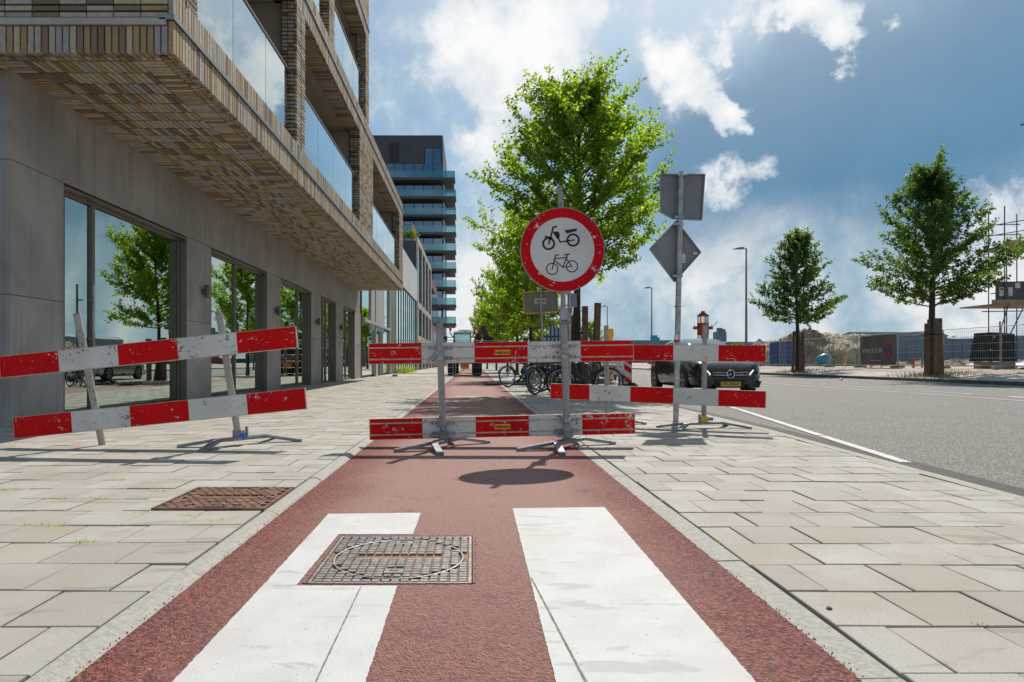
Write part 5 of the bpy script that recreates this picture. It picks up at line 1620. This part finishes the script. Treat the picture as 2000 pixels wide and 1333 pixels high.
    for s in (-1, 1):
        m = MB(); P = [(s * .47, -.01, .50), (s * .56, .0, .47), (s * .79, .12, .56), (s * .85, .30, .74), (s * .80, .24, .73), (s * .56, .03, .62)]
        Q = [(x * .93, y_ + .16, z) for x, y_, z in P]; nn = 6
        m.add(P + Q, [tuple(range(nn)), tuple(range(2 * nn - 1, nn - 1, -1))] + [(i, (i + 1) % nn, nn + (i + 1) % nn, nn + i) for i in range(nn)], 'lamp_lens'); hl = m.build('headlight', t)
        m = MB(); m.tube([(s * .49, -.022, .515), (s * .57, -.012, .605), (s * .80, .22, .722)], .012, 'drl', 6); m.build('light_strip', hl)
        m = MB(); m.lathe([(0, 0), (.05, 0), (.05, .03), (0, .03)], (s * .66, .035, .56), (0, -1, 0), 'black_matte', 14, False); m.build('projector', hl)
        m = MB(); m.prism([(s * .42, .22), (s * .74, .20), (s * .80, .36), (s * .52, .30)], .015, .12, 'black_matte', plane='xz'); m.build('air_intake', t)
        m = MB(); m.bar((s * .45, -.0, .245), (s * .78, .07, .30), .02, .012, 'galv_dark'); m.build('trim', t)
    m = MB(); m.prism([(-.40, .40), (.40, .40), (.36, .20), (-.36, .20)], -.014, .10, 'black_matte', plane='xz'); m.build('lower_intake', t)
    for (yy, s) in ((-.034, -1), (4.32, 1)):
        zc = .29 if s < 0 else .62
        m = MB(); m.box((0, yy, zc), (.52, .012, .11), 'plate_yellow'); m.box((-s * -.243 if s > 0 else -.243, yy + s * .0035, zc), (.034, .008, .11), 'eu_blue'); pt = m.build('number_plate', t)
        if plate:
            m = MB(); text_mb(m, 'PF-750-P', .105, 'sign_black', frame_matrix((.02 * -s, yy + s * .0075, zc), (-s, 0, 0), (0, 0, 1)), bold=.0022); m.build('lettering', pt)
    for s in (-1, 1):
        m = MB(); m.box((s * .70, 4.20, .83), (.26, .14, .13), 'tail_red', bev=.03); m.build('tail_light', t)
    m = MB(); m.bar((-.5, 1.26, 1.02), (.25, 1.36, 1.07), .012, .012, 'black_matte'); m.bar((.05, 1.26, 1.02), (.6, 1.36, 1.07), .012, .012, 'black_matte'); m.build('wiper', t)
    return t
make_car('black hatchback facing the camera behind the right barrier', (6.42, 16.2, ROADZ), (0, 0, 0), 'car_black').scale = (1.0, 1.0, 1.06)
make_car('silver car seen from behind, right of the bicycles', (6.3, 33.5, ROADZ), (0, 0, math.pi), 'car_silver', plate=False)

# =================================================================== SMALL STREET THINGS
# striped guide board
gb = thing('guide_board', 'narrow red and white striped guide board left of the black car', 'guide board', (5.32, 22.2, ROADZ))
m = MB(); m.box((0, 0, 0.06), (0.62, 0.34, 0.11), 'rubber', bev=0.05); m.box((0.12, -0.05, 0.13), (0.2, 0.2, 0.06), 'rubber', bev=0.02); m.build('rubber_base', gb)
m = MB(); m.box((0, 0, 0.62), (0.27, 0.02, 1.0), 'barrier_white'); bo = m.build('board', gb)
for z in (0.30, 0.70, 1.0):
    m = MB(); pts = [(-0.13, z + 0.10), (-0.13, z - 0.08), (0.13, z - 0.26), (0.13, z - 0.08)]
    pts = [(x, max(0.125, min(1.115, zz))) for x, zz in pts]
    m.prism(pts, -0.016, -0.0105, 'barrier_red', plane='xz'); m.build('stripe_sheet', bo)
# traffic cone
def cone(label, loc, s=1.0):
    c = thing('traffic_cone', label, 'cone', loc)
    m = MB(); m.box((0, 0, 0.02), (0.36 * s, 0.36 * s, 0.04), 'rubber', bev=0.01); m.build('base', c)
    prof = [(0.135, 0.04), (0.10, 0.22), (0.10, 0.22), (0.075, 0.38), (0.03, 0.70), (0.0, 0.70)]
    m = MB(); m.lathe([(r * s, h * s) for r, h in prof], (0, 0, 0), (0, 0, 1), 'orange_paint', 20); m.build('cone_body', c)
    m = MB(); m.lathe([(0.103 * s, 0.22 * s), (0.078 * s, 0.38 * s)], (0, 0, 0), (0, 0, 1), 'sign_white', 20); m.build('band', c)
cone('orange and white cone behind the rightmost bicycle wheel', (5.35, 25.0, ROADZ))
cone('orange and white cone close behind the other cone', (5.3, 27.5, ROADZ), 0.9)
# small grey sign half hidden behind the sign tube
t = thing('small_sign', 'small grey sign back half hidden behind the round sign tube', 'traffic sign', (2.1, 14.0, 0.006))
m = MB(); m.tube([(0, 0, 0), (0, 0, 2.35)], 0.03, 'galv', 10); m.build('pole', t)
m = MB(); m.box((0.06, 0.04, 2.14), (0.20, 0.02, 0.30), 'sign_back', bev=0.004); m.build('board', t)
# debris
def pebble(name, label, cat, loc, r, mat, seed):
    q = random.Random(seed); bm = bmesh.new(); bmesh.ops.create_icosphere(bm, subdivisions=2, radius=r)
    for v in bm.verts: v.co *= 1 + q.uniform(-.25, .25); v.co.z = v.co.z * 0.6 + r * 0.5
    me = bpy.data.meshes.new(name); bm.to_mesh(me); bm.free(); me.materials.append(MATS[mat])
    link(name, me, None, loc, None, label=label, category=cat)
p = at(1619, 1195, EYE * F / 487); pebble('dirt_clod', 'small dark brown clod on a right-hand paving tile', 'clod', (p.x, p.y, 0.006), 0.009, 'rust_groove', 1)
p = at(1596, 874, 0.85 * F / 166); pebble('litter', 'tiny red scrap of litter in the gutter', 'litter', (p.x, p.y, ROADZ + 0.004), 0.02, 'red_paint', 2)
p = at(1635, 739, 31.0); pebble('litter', 'pale scrap of litter on the far kerb', 'litter', (17.6, 31.0, ROADZ), 0.09, 'sign_white', 3)

# =================================================================== WIRE FENCES
def fence_panel(label, a, b, z, h=2.0, group='wire fence panels', dense=0.14):
    a, b = Vector((a[0], a[1], z)), Vector((b[0], b[1], z)); d = (b - a); L = d.length; d.normalize()
    t = thing('fence_panel', label, 'fence', (a + b) / 2, (0, 0, math.atan2(d.y, d.x)), group)
    m = MB(); e = L / 2 - 0.04
    m.tube([(-e, 0, 0.06), (-e, 0, h)], 0.021, 'galv', 6); m.tube([(e, 0, 0.06), (e, 0, h)], 0.021, 'galv', 6); m.tube([(-e, 0, h), (e, 0, h)], 0.02, 'galv', 6); m.tube([(-e, 0, 0.16), (e, 0, 0.16)], 0.018, 'galv', 6); m.build('frame', t)
    m = MB(); n = int(2 * e / dense)
    for i in range(1, n): m.tube([(-e + 2 * e * i / n, 0.0, 0.16), (-e + 2 * e * i / n, 0, h)], 0.0038, 'galv', 3, False)
    for zz in (0.5, 0.85, 1.2, 1.55, 1.8): m.tube([(-e, 0, zz), (e, 0, zz)], 0.005, 'galv', 3, False)
    o = m.build('wire_mesh', t); o['kind'] = 'stuff'
    m = MB(); m.box((-e, 0, 0.06), (0.24, 0.68, 0.12), 'concrete_block', bev=0.03); m.build('foot_block', t)
    return t
SX = 23.9; SZ0 = 0.50
ysf = [22.4, 25.9, 29.4, 33.0, 36.5, 40.0, 43.5, 47.0, 50.5, 54.0, 57.5]
labs = ['fence panel at the right edge under the scaffold', 'fence panel left of the scaffold base', 'fence panel in front of the black tarpaulin stack', 'fence panel behind the staked tree trunk, right of the banner',
        'fence panel carrying the brown company banner', 'fence panel just left of the brown banner', 'fence panel in front of the sand heap with the teal drum', 'fence panel between the sand heap and the smaller tree',
        'fence panel in front of the blue toilets', 'fence panel furthest along the far pavement']
for i, (y0, y1) in enumerate(zip(ysf, ysf[1:])): fence_panel(labs[i], (SX, y0), (SX, y1), SZ0, 1.95)
fence_panel('wire fence panel on the left pavement side in front of the digger', (-4.3, 36.0), (-1.0, 36.0), 0.02, 2.0)
fence_panel('wire fence panel across the red path in front of the digger', (-0.95, 36.0), (2.3, 36.0), 0.01, 2.0)
# banner
bn = thing('site_banner', 'brown banner with white company lettering and red-blue cube logo on the fence', 'banner', (SX - 0.05, 38.25, SZ0))
m = MB(); vs = []; fs = []
NB = 14
for i in range(NB + 1):
    for j in range(5):
        vs.append((0.02 * math.sin(i * 1.1 + j), -1.66 + 3.32 * i / NB, 0.17 + 1.72 * j / 4))
for i in range(NB):
    for j in range(4): fs.append((i * 5 + j, (i + 1) * 5 + j, (i + 1) * 5 + j + 1, i * 5 + j + 1))
m.add(vs, fs, 'banner_brown', smooth=True); m.add([(x + 0.004, y_, z) for x, y_, z in vs], [f[::-1] for f in fs], 'banner_brown', smooth=True)
bo = m.build('cloth', bn)
m = MB(); text_mb(m, 'VINK BOUW', 0.40, 'print_white', frame_matrix((-0.035, 0.44, 0.98), (0, -1, 0), (0, 0, 1)), bold=-0.001, depth=0.002, xs=0.86); m.build('lettering', bo)
def cubeface(c, pts, mat):
    m = MB(); P = [(-0.04, c[0] - u_, c[1] + v_) for u_, v_ in pts]; n_ = len(P)
    m.add(P + [(x + 0.004, y_, z) for x, y_, z in P], [tuple(range(n_)), tuple(range(2 * n_ - 1, n_ - 1, -1))], mat); m.build('logo_face', bo)
lc = (-0.98, 1.06)
cubeface(lc, [(-0.30, 0.16), (-0.02, 0.40), (0.22, 0.18), (-0.06, -0.04)], 'print_red')
cubeface(lc, [(0.24, 0.20), (0.36, 0.04), (0.10, -0.14), (-0.02, -0.06)], 'print_blue'); cubeface(lc, [(-0.34, 0.12), (-0.10, -0.08), (-0.04, -0.16), (-0.34, -0.06)], 'print_blue')
cubeface(lc, [(-0.26, -0.14), (-0.04, -0.22), (-0.02, -0.50), (-0.22, -0.40)], 'print_red'); cubeface(lc, [(0.0, -0.22), (0.28, -0.10), (0.24, -0.40), (0.02, -0.50)], 'print_red')
m = MB(); m.box((-0.035, 0.1, 0.42), (0.003, 1.0, 0.025), 'print_white'); m.build('fine_print', bo)

# =================================================================== BUILDING SITE
def heap(name, label, cx, cy, rx, ry, h, mat, seed, steep=1.0):
    q = np.random.default_rng(seed); m = MB(); N = 64; vs = []; fs = []
    ph = q.random(12) * 6.28
    for i in range(N + 1):
        for j in range(N + 1):
            u, v = 2 * i / N - 1, 2 * j / N - 1; r = math.hypot(u, v)
            e = max(0.0, 1 - r ** 2) ** steep
            n_ = sum(math.sin(u * (3 + k) * 1.7 + v * (5 - k) * 1.9 + ph[k]) / (k + 1) for k in range(6)) * 0.16
            vs.append((cx + u * rx, cy + v * ry, SZ0 - 0.03 + h * max(0, e * (1 + n_)) + (q.normal() * 0.07 if e > 0 else 0)))
    for i in range(N):
        for j in range(N):
            a = i * (N + 1) + j; fs.append((a, a + N + 1, a + N + 2, a + 1))
    m.add(vs, fs, mat, smooth=False); o = m.build(name); o['label'] = label; o['category'] = 'heap'
heap('sand_heap', 'broad pale sand heap behind the fence', 31.5, 60, 5.2, 8.0, 2.7, 'sand', 4, 0.35)
heap('soil_heap', 'darker brown soil heap beside the pale sand', 28.6, 56.5, 3.2, 4.5, 2.5, 'mound_soil', 6, 0.7)
heap('sand_heap', 'low sandy heap left of the blue toilets', 29.5, 66, 5, 6, 2.0, 'sand', 9, 0.8)
heap('soil_heap', 'low rubble strip in front of the blue hoarding', 40.0, 50, 10, 5, 0.45, 'mound_soil', 12, 0.7)
# ribbed blue hoarding
hb = thing('site_hoarding', 'long ribbed blue-grey hoarding behind the building site', 'hoarding', (55, 70, SZ0))
for k in range(60):
    m = MB(); x = 44.0 + k * 0.5; m.box((x, 70 + (0.04 if k % 2 else 0), SZ0 + 1.42), (0.49, 0.08, 2.84), 'shed_blue'); m.build('board', hb, loc=-hb.location)
# portable toilets
for k, (x, y_, r) in enumerate(((24.95, 52.8, 0.15), (24.95, 50.9, -0.1))):
    t = thing('portable_toilet', ['blue portable toilet further from the staked tree', 'blue portable toilet next to the smaller tree'][k], 'toilet', (x, y_, SZ0), (0, 0, r), 'blue portable toilets')
    m = MB(); m.box((0, 0, 1.0), (1.05, 1.05, 1.72), 'toilet_blue', bev=0.04); m.build('cabin', t)
    m = MB(); m.box((0, 0, 1.93), (1.1, 1.1, 0.10), 'toilet_blue', bev=0.05); m.build('roof', t)
    for s in (-0.35, 0, 0.35):
        m = MB(); m.box((s, -0.535, 1.0), (0.05, 0.03, 1.6), 'toilet_blue'); m.build('rib', t)
    m = MB(); m.box((0.1, -0.54, 1.35), (0.25, 0.02, 0.05), 'print_white'); m.build('label_strip', t)
    m = MB(); m.box((0, 0, 0.07), (1.2, 1.2, 0.14), 'concrete_block', bev=0.02); m.build('skid', t)
    m = MB(); m.tube([(0.3, 0.3, 1.9), (0.3, 0.3, 2.25)], 0.05, 'frame_dark', 8); m.build('vent_pipe', t)
# teal drum, tarps, pegs
t = thing('mixer_drum', 'teal drum lying behind the fence below the sand heap', 'drum', (24.4, 45.2, SZ0), (0, 0, 0.4))
m = MB(); m.lathe([(0.0, -0.5), (0.22, -0.5), (0.38, -0.1), (0.38, 0.2), (0.25, 0.45), (0.0, 0.45)], (0, 0, 0.50), (0.75, -0.4, 0.35), 'teal_plastic', 18); m.build('shell', t)
m = MB(); m.tube([(-.3, 0, 0), (0, 0, 0.3), (.3, 0, 0)], 0.03, 'galv_dark', 6); m.build('stand', t)
tq = np.random.default_rng(3); m = MB(); vs = []; fs = []
for i in range(31):
    for j in range(9): vs.append((26.5 + i * 0.22, 31.0 + j * 0.5, SZ0 + 0.12 + 0.20 * abs(math.sin(i * 0.55)) * abs(math.sin(j * .7 + i * .2)) + tq.random() * 0.10))
for i in range(30):
    for j in range(8): a = i * 9 + j; fs.append((a, a + 9, a + 10, a + 1))
m.add(vs, fs, 'tarp_blue'); o = m.build('blue_tarpaulin'); o['label'] = 'crumpled bright blue tarpaulin on the ground behind the fence'; o['category'] = 'tarpaulin'
pr = random.Random(8)
for (x, y_, c, h, lab) in [(24.3, 37.2, 'yellow_paint', .3, 'yellow peg under the right half of the brown banner'), (24.3, 38.6, 'yellow_paint', .25, 'yellow peg under the middle of the brown banner'), (24.3, 39.6, 'yellow_paint', .3, 'yellow peg under the left corner of the brown banner'),
        (24.5, 35.4, 'green_paint', .75, 'green post just right of the brown banner'), (24.5, 36.1, 'red_paint', .6, 'red post at the right edge of the brown banner'), (25.5, 31.9, 'red_paint', .8, 'red post in front of the blue tarpaulin'),
        (25.5, 31.3, 'green_paint', .9, 'green post between the blue tarpaulin and the black stack'), (24.4, 41.2, 'green_paint', .8, 'green post just left of the brown banner'), (24.4, 42.5, 'yellow_paint', .7, 'yellow post between the teal drum and the banner'), (24.8, 28.2, 'yellow_paint', .4, 'yellow peg at the foot of the scaffold')]:
    t = thing('marker_post', lab, 'peg', (x, y_, SZ0), (0, 0, pr.random()), 'site marker pegs')
    m = MB(); m.box((0, 0, h / 2), (0.09, 0.05, h), c, bev=0.01); m.box((0, 0, 0.015), (0.16, 0.1, 0.03), c); m.build('peg', t)
# black tarpaulin stack
t = thing('covered_stack', 'black tarpaulin-covered stack behind the fence by the scaffold', 'stack', (24.9, 31.0, SZ0))
m = MB(); A = [(-0.75, 0.35), (0.62, 0.35), (0.55, 1.65), (-0.50, 1.72)]
m.prism(A, -0.5, 0.6, 'black_tarp', plane='xz'); m.build('tarpaulin', t)
m = MB(); m.box((0, 0, 0.17), (1.2, 1.0, 0.34), 'plank_wood'); m.build('pallet', t)
m = MB(); m.box((-0.42, -0.51, 1.5), (0.10, 0.01, 0.14), 'orange_paint'); m.box((-0.6, -0.51, 0.9), (0.06, 0.01, 0.08), 'print_white'); m.build('sticker', t)
t = thing('timber_pile', 'brown timber planks piled under the scaffold', 'timber', (26.2, 29.8, SZ0))
for k in range(6):
    m = MB(); m.box((0.5 + 0.05 * k, 0.3 * (k % 3), 0.1 + 0.1 * (k // 2)), (2.6, 0.25, 0.07), 'plank_wood', rot=(0, R(-12 + 2 * k), 0.1 * k)); m.build('timber_plank', t)
# scaffold
sc = thing('scaffold', 'tube scaffold with plank decks at the right edge', 'scaffold', (26.0, 31.0, SZ0))
SY = 31.0
def sp(px, py, y_=SY): return at(px, py, y_)
def stube(a, b, r=0.026, nm='tube'):
    m = MB(); m.tube([a, b], r, 'scaffold_tube', 7); m.build(nm, sc, loc=-sc.location)
for (px, top, y_) in ((1931, 416, 33.0), (1962, 403, 31.0), (1986, 418, 33.0), (1966, 470, 31.6), (2040, 380, 31.0), (2070, 400, 33.0)):
    a = sp(px, 715, y_); a.z = SZ0; stube(Vector((a.x, y_, SZ0)), Vector((a.x, y_, sp(px, top, y_).z)), nm='upright')
for (x0, y0, x1, y1, d0, d1) in ((1932, 442, 2060, 420, 33, 31), (1932, 440, 1992, 439, 33, 33), (1930, 462, 2060, 440, 33, 31), (1916, 461, 1995, 458, 33, 33), (1935, 553, 2060, 548, 31.6, 31), (1935, 574, 2060, 562, 31.2, 31), (1918, 609, 2060, 607, 31.4, 31.2), (1963, 492, 2060, 487, 31, 31)):
    stube(sp(x0, y0, d0), sp(x1, y1, d1), 0.024, 'ledger')
stube(sp(1973, 585, 30.9), sp(1953, 648, 30.9), 0.024, 'brace'); stube(sp(1998, 603, 30.9), sp(1955, 690, 30.9), 0.026, 'brace')
stube(sp(1953, 628, 31.3), Vector((sp(1953, 628, 31.3).x, 31.3, SZ0)), 0.035, 'brace')
for (x0, y0, yb) in ((1964, 478, 479), (1934, 594, 594)):
    a = sp(x0, y0, 31.0)
    for k in range(4):
        m = MB(); m.box((a.x + 2.0, 31.2 + 0.5 * k, a.z - 0.04), (4.0, 0.48, 0.06), 'plank_wood'); m.build('deck_plank', sc, loc=-sc.location)
    m = MB(); m.box((a.x + 2.0, 30.9, a.z + 0.05), (4.0, 0.04, 0.28), 'plank_wood'); m.build('toe_board', sc, loc=-sc.location)
a = sp(1945, 588, 31.05); m = MB(); m.box((a.x + 1.6, 31.05, a.z + 0.47), (3.2, 0.06, 0.90), 'tower_dark'); cbx = m.build('sheet_panel', sc, loc=-sc.location)
for (px, py, w, h, c) in ((1957, 570, .24, .42, 'print_white'), (1974, 570, .2, .42, 'print_white'), (1988, 558, .24, .25, 'print_white'), (1957, 565, .12, .12, 'print_red')):
    p = at(px, py, 31.0); m = MB(); m.box((p.x, 31.01 - (0.006 if 'red' in c else 0), p.z), (w, 0.008, h), c); m.build('notice', cbx)

# =================================================================== STREET LAMPS
def street_lamp(label, y_):
    z0 = zfar(21.0)
    t = thing('street_lamp', label, 'street lamp', (21.0, y_, z0), group='street lamps across the road')
    m = MB(); m.tube([(0, 0, -0.05), (0, 0, 1.2), (0, 0, 9.35)], [0.105, 0.10, 0.055], 'galv_dark', 12); m.build('post', t)
    m = MB(); m.tube([(0, 0, 9.25), (-0.25, 0, 9.32)], 0.035, 'galv_dark', 8); m.build('arm', t)
    m = MB(); m.prism([(-0.22, 9.27), (-0.95, 9.25), (-1.0, 9.28), (-0.6, 9.40), (-0.2, 9.42)], -0.15, 0.15, 'galv_dark', plane='xz'); h = m.build('lamp_head', t)
    m = MB(); m.box((-0.62, 0, 9.25), (0.6, 0.22, 0.02), 'lamp_lens'); m.build('lens', h)
    return t
street_lamp('street lamp whose head pokes in at the right edge of the picture', 23.6)
l2 = street_lamp('nearest full street lamp, between the diamond sign and the smaller dark tree', 49.8)
street_lamp('street lamp with a blue banner, just left of the sign post', 76.0)
street_lamp('most distant street lamp, right of the large tree trunk', 101.0)
t = thing('lamp_banner', 'blue banner box on a street lamp left of the lightship tower', 'banner', (21.2, 75.8, 3.0))
m = MB(); m.box((0, 0, 0.45), (0.75, 0.3, 1.0), 'teal_plastic', bev=0.02); m.box((0.35, 0, 0.3), (0.6, 0.25, 0.8), 'teal_plastic'); m.build('box', t)

# =================================================================== LIGHTSHIP LANTERN
LY = 110.0
c = at(1373, 700, LY); t = thing('lightship_tower', 'red lightship tower with a glazed lantern beyond the black car', 'lighthouse', (c.x, LY, 0))
def lz(py): return at(0, py, LY).z
m = MB(); m.lathe([(0.95, lz(655)), (0.95, lz(632)), (1.02, lz(631.5))], (0, 0, 0), (0, 0, 1), 'ship_red', 20); m.build('drum', t)
m = MB(); m.lathe([(0.86, lz(632)), (0.86, lz(618))], (0, 0, 0), (0, 0, 1), 'lantern_glass', 10, False); m.build('lantern_glazing', t)
m = MB()
for k in range(8):
    a = k * math.pi / 4; m.tube([(0.9 * math.cos(a), 0.9 * math.sin(a), lz(632)), (0.9 * math.cos(a), 0.9 * math.sin(a), lz(617.5))], 0.05, 'ship_red', 5)
m.build('glazing_bars', t)
m = MB(); m.lathe([(1.0, lz(618)), (0.98, lz(616.5)), (0.35, lz(611)), (0.3, lz(608)), (0.0, lz(607.5))], (0, 0, 0), (0, 0, 1), 'ship_red', 20); m.build('roof', t)
m = MB(); m.lathe([(0.0, lz(631)), (0.28, lz(629)), (0.15, lz(625)), (0.28, lz(622)), (0.0, lz(619))], (0, 0, 0), (0, 0, 1), 'lantern_lamp', 14); m.build('lamp', t)
m = MB()
for k in range(8):
    a = k * math.pi / 4 + .2; m.tube([(1.3 * math.cos(a), 1.3 * math.sin(a), -2), (0.8 * math.cos(a), 0.8 * math.sin(a), lz(655))], 0.09, 'ship_red' if k % 2 else 'ship_white', 6)
m.build('leg', t)
for s in (-1, 1):
    m = MB(); m.box((s * 1.3, 0, lz(641)), (0.6, 0.6, 0.5), 'ship_red'); m.tube([(s * 1.45, 0, lz(641)), (s * 1.45, 0, lz(634))], 0.06, 'ship_white', 5); m.build('side_platform', t)
m = MB(); m.tube([(1.3, 0, lz(642)), at(1402, 628, LY) - Vector((c.x, LY, 0))], 0.05, 'frame_dark', 5); m.build('boom', t)
m = MB(); m.prism([(-8, -3), (9, -3), (10, 1.5), (-9, 1.5)], -2.2, 2.2, 'ship_red', plane='xz'); m.build('hull', t)

# =================================================================== DIGGER ON THE PATH
ex = thing('wheeled_digger', 'wheeled digger with teal windscreen on the red path behind the fence', 'digger', (-0.43, 38.5, 0.006))
for (x, y_) in ((-0.72, 0), (0.72, 0), (-0.72, 2.6), (0.72, 2.6)):
    m = MB(); m.lathe([(.25, -.3), (.58, -.3), (.65, -.22), (.65, .22), (.58, .3), (.25, .3)], (x, y_ + .4, .65), (1, 0, 0), 'rubber', 24); w = m.build('wheel', ex)
    m = MB(); m.lathe([(0, -.2), (.25, -.2), (.25, .2), (0, .2)], (x, y_ + .4, .65), (1, 0, 0), 'digger_paint', 16, False); m.build('hub', w)
m = MB(); m.box((0, 1.8, 0.95), (1.2, 3.6, 0.5), 'digger_paint', bev=.08); m.box((0, -.1, .6), (.5, .3, .35), 'orange_paint'); m.build('chassis', ex)
m = MB(); m.box((0, 1.6, 1.45), (1.5, 2.0, 0.6), 'black_matte', bev=.1); m.build('upper_body', ex)
m = MB(); m.box((-.15, .9, 2.05), (1.0, 1.2, 1.0), 'teal_glass', bev=.05); cb2 = m.build('cab', ex)
m = MB()
for sx in (-1, 1):
    for sy in (-1, 1): m.box((-.15 + sx * .5, .9 + sy * .6, 2.0), (.07, .07, 1.1), 'black_matte')
m.build('cab_pillar', cb2)
m = MB(); m.box((-.15, .9, 2.6), (1.0, 1.2, .12), 'cab_white', bev=.05); m.box((-.1, .9, 2.70), (.6, .6, .12), 'cab_white', bev=.04); m.build('cab_roof', cb2)
for s in (-1, 1):
    m = MB(); m.tube([(-.15 + s * .55, .5, 2.3), (-.15 + s * .75, .4, 2.6), (-.15 + s * .72, .4, 2.7)], .03, 'black_matte', 6); m.lathe([(.08, 2.7), (.08, 2.84), (.0, 2.9)], (-.15 + s * .72, .4, 0), (0, 0, 1), 'orange_paint', 10); m.build('beacon', ex)
    m = MB(); m.box((-.15 + s * 1.0, .4, 2.2), (.2, .06, .34), 'black_matte', bev=.02); m.tube([(-.15 + s * .5, .4, 2.3), (-.15 + s * 1.0, .4, 2.3)], .025, 'black_matte', 5); m.build('mirror', ex)
m = MB(); m.bar((.5, 1.5, 1.6), (1.1, .9, 2.9), .25, .3, 'digger_paint'); m.bar((1.1, .9, 2.9), (1.35, -.2, 2.2), .2, .25, 'black_matte'); m.build('arm', ex)
m = MB(); m.prism([(1.05, 1.75), (1.65, 1.75), (1.7, 2.25), (1.1, 2.4)], -.5, 0.1, 'black_matte', plane='xz'); m.build('bucket', ex)

# =================================================================== FAR THINGS
def far_block(name, label, px0, px1, py, Y, depth, mat, cat='building'):
    a = at(px0, py, Y); b = at(px1, py, Y)
    t = thing(name, label, cat, ((a.x + b.x) / 2, Y, 0))
    m = MB(); m.box((0, depth / 2, a.z / 2 - 1), (b.x - a.x, depth, a.z + 2), mat); m.build('wall', t)
    return t, b.x - a.x, a.z
t, w, h = far_block('office_building', 'red-brick office with blue glass storeys behind the stakes', 1046, 1102, 627, 130, 15, 'red_brick_far')
for r_ in range(2):
    for k in range(6):
        m = MB(); m.box((-w / 2 + 0.9 + (w - 1.2) * (k + .3) / 6, -0.04, 3.9 + 2.3 * r_ + 0.9), ((w - 1.2) / 6 - 0.12, 0.1, 2.1), 'frame_dark'); f = m.build('window', t)
        m = MB(); m.box((-w / 2 + 0.9 + (w - 1.2) * (k + .3) / 6, -0.1, 3.9 + 2.3 * r_ + 0.9), ((w - 1.2) / 6 - 0.3, 0.05, 1.95), 'blue_glass'); m.build('pane', f)
m = MB(); m.box((0, 7, h + 0.15), (w + 0.6, 15.6, 0.3), 'pale_panel'); m.build('roof', t)
t, w, h = far_block('high_rise', 'distant blue-grey high-rise on the skyline right of the lightship', 1402, 1419, 648, 600, 12, 'far_blue')
m = MB(); m.box((-1, 4, h + 1.5), (4, 4, 4), 'far_blue'); m.box((2.6, 4, h + 1), (2.4, 4, 3), 'far_blue'); m.build('roof_plant', t)
for r_ in range(9):
    m = MB(); m.box((0, -0.1, h - 2 - r_ * 2.8), (w * 0.9, 0.3, 1.2), 'far_grey'); m.build('window_band', t)
for (px0, px1, py, Y, lab, mt) in ((1196, 1330, 668, 420, 'long low grey roof on the skyline left of the black car', 'far_grey'), (1415, 1500, 671, 430, 'low blue-grey shed on the skyline behind the fence end', 'far_blue'),
                               (1640, 1850, 657, 160, 'long blue-grey warehouse above the hoarding', 'far_blue'), (1930, 2080, 660, 300, 'pale block on the skyline behind the scaffold', 'far_grey'), (1105, 1200, 676, 450, 'low grey shed on the skyline right of the large tree', 'far_grey')):
    t, w, h = far_block('warehouse', lab, px0, px1, py, Y, 30, mt)
    m = MB(); m.prism([(-w / 2 - .5, h), (w / 2 + .5, h), (w / 2 - 2, h + 1.0), (-w / 2 + 2, h + 1.0)], -0.3, 30, 'far_grey', plane='xz'); m.build('roof', t)
    for k in range(8):
        m = MB(); m.box((-w / 2 + w * (k + .5) / 8, -0.1, h * 0.55), (w / 14, 0.2, h * 0.25), 'far_grey' if mt == 'far_blue' else 'far_blue'); m.build('window', t)
t, w, h = far_block('pavilion', 'tiny pyramid-roofed pavilion on the skyline left of the toilets', 1478, 1495, 672, 300, 4, 'far_grey')
m = MB(); m.add([(-w / 2 - .3, -0.3, h), (w / 2 + .3, -0.3, h), (w / 2 + .3, 4.3, h), (-w / 2 - .3, 4.3, h), (0, 2, at(0, 661, 300).z)], [(0, 1, 4), (1, 2, 4), (2, 3, 4), (3, 0, 4)], 'far_blue'); m.build('roof', t)
bush('far_shrub', 'round green shrub on the skyline right of the lightship', (at(1440, 672, 300).x, 300, 7.0), 4.0, 900, 0.9, 'leaf_dark', 22, flat=0.6)
bush('far_shrub', 'green shrubs behind the scaffold foot', (at(1970, 700, 90).x, 90, 0.3), 4.0, 1400, 0.4, 'leaf_dark', 23, flat=0.8)
bush('far_shrub', 'dark shrub tops above the blue hoarding', (at(1850, 700, 120).x, 120, 3.0), 3.5, 900, 0.5, 'leaf_dark', 24, flat=0.6)
mq = MB()
fr2 = random.Random(6)
xs_ = list(np.linspace(-260, 900, 140))
vs = []; fs = []
for i, x in enumerate(xs_):
    hh = 7 + 3 * math.sin(x * 0.02) + fr2.uniform(-1.2, 1.6)
    vs += [(x, 700 + 20 * math.sin(x * 0.013), -2), (x, 700 + 20 * math.sin(x * 0.013), hh), (x, 730, -2)]
    if i: o = 3 * i; fs += [(o - 3, o, o + 1, o - 2), (o - 2, o + 1, o + 2, o - 1)]
mq.add(vs, fs, 'far_green'); mq.build('far_wood', kind='stuff', label='low dark line of far trees along the horizon', category='woods')
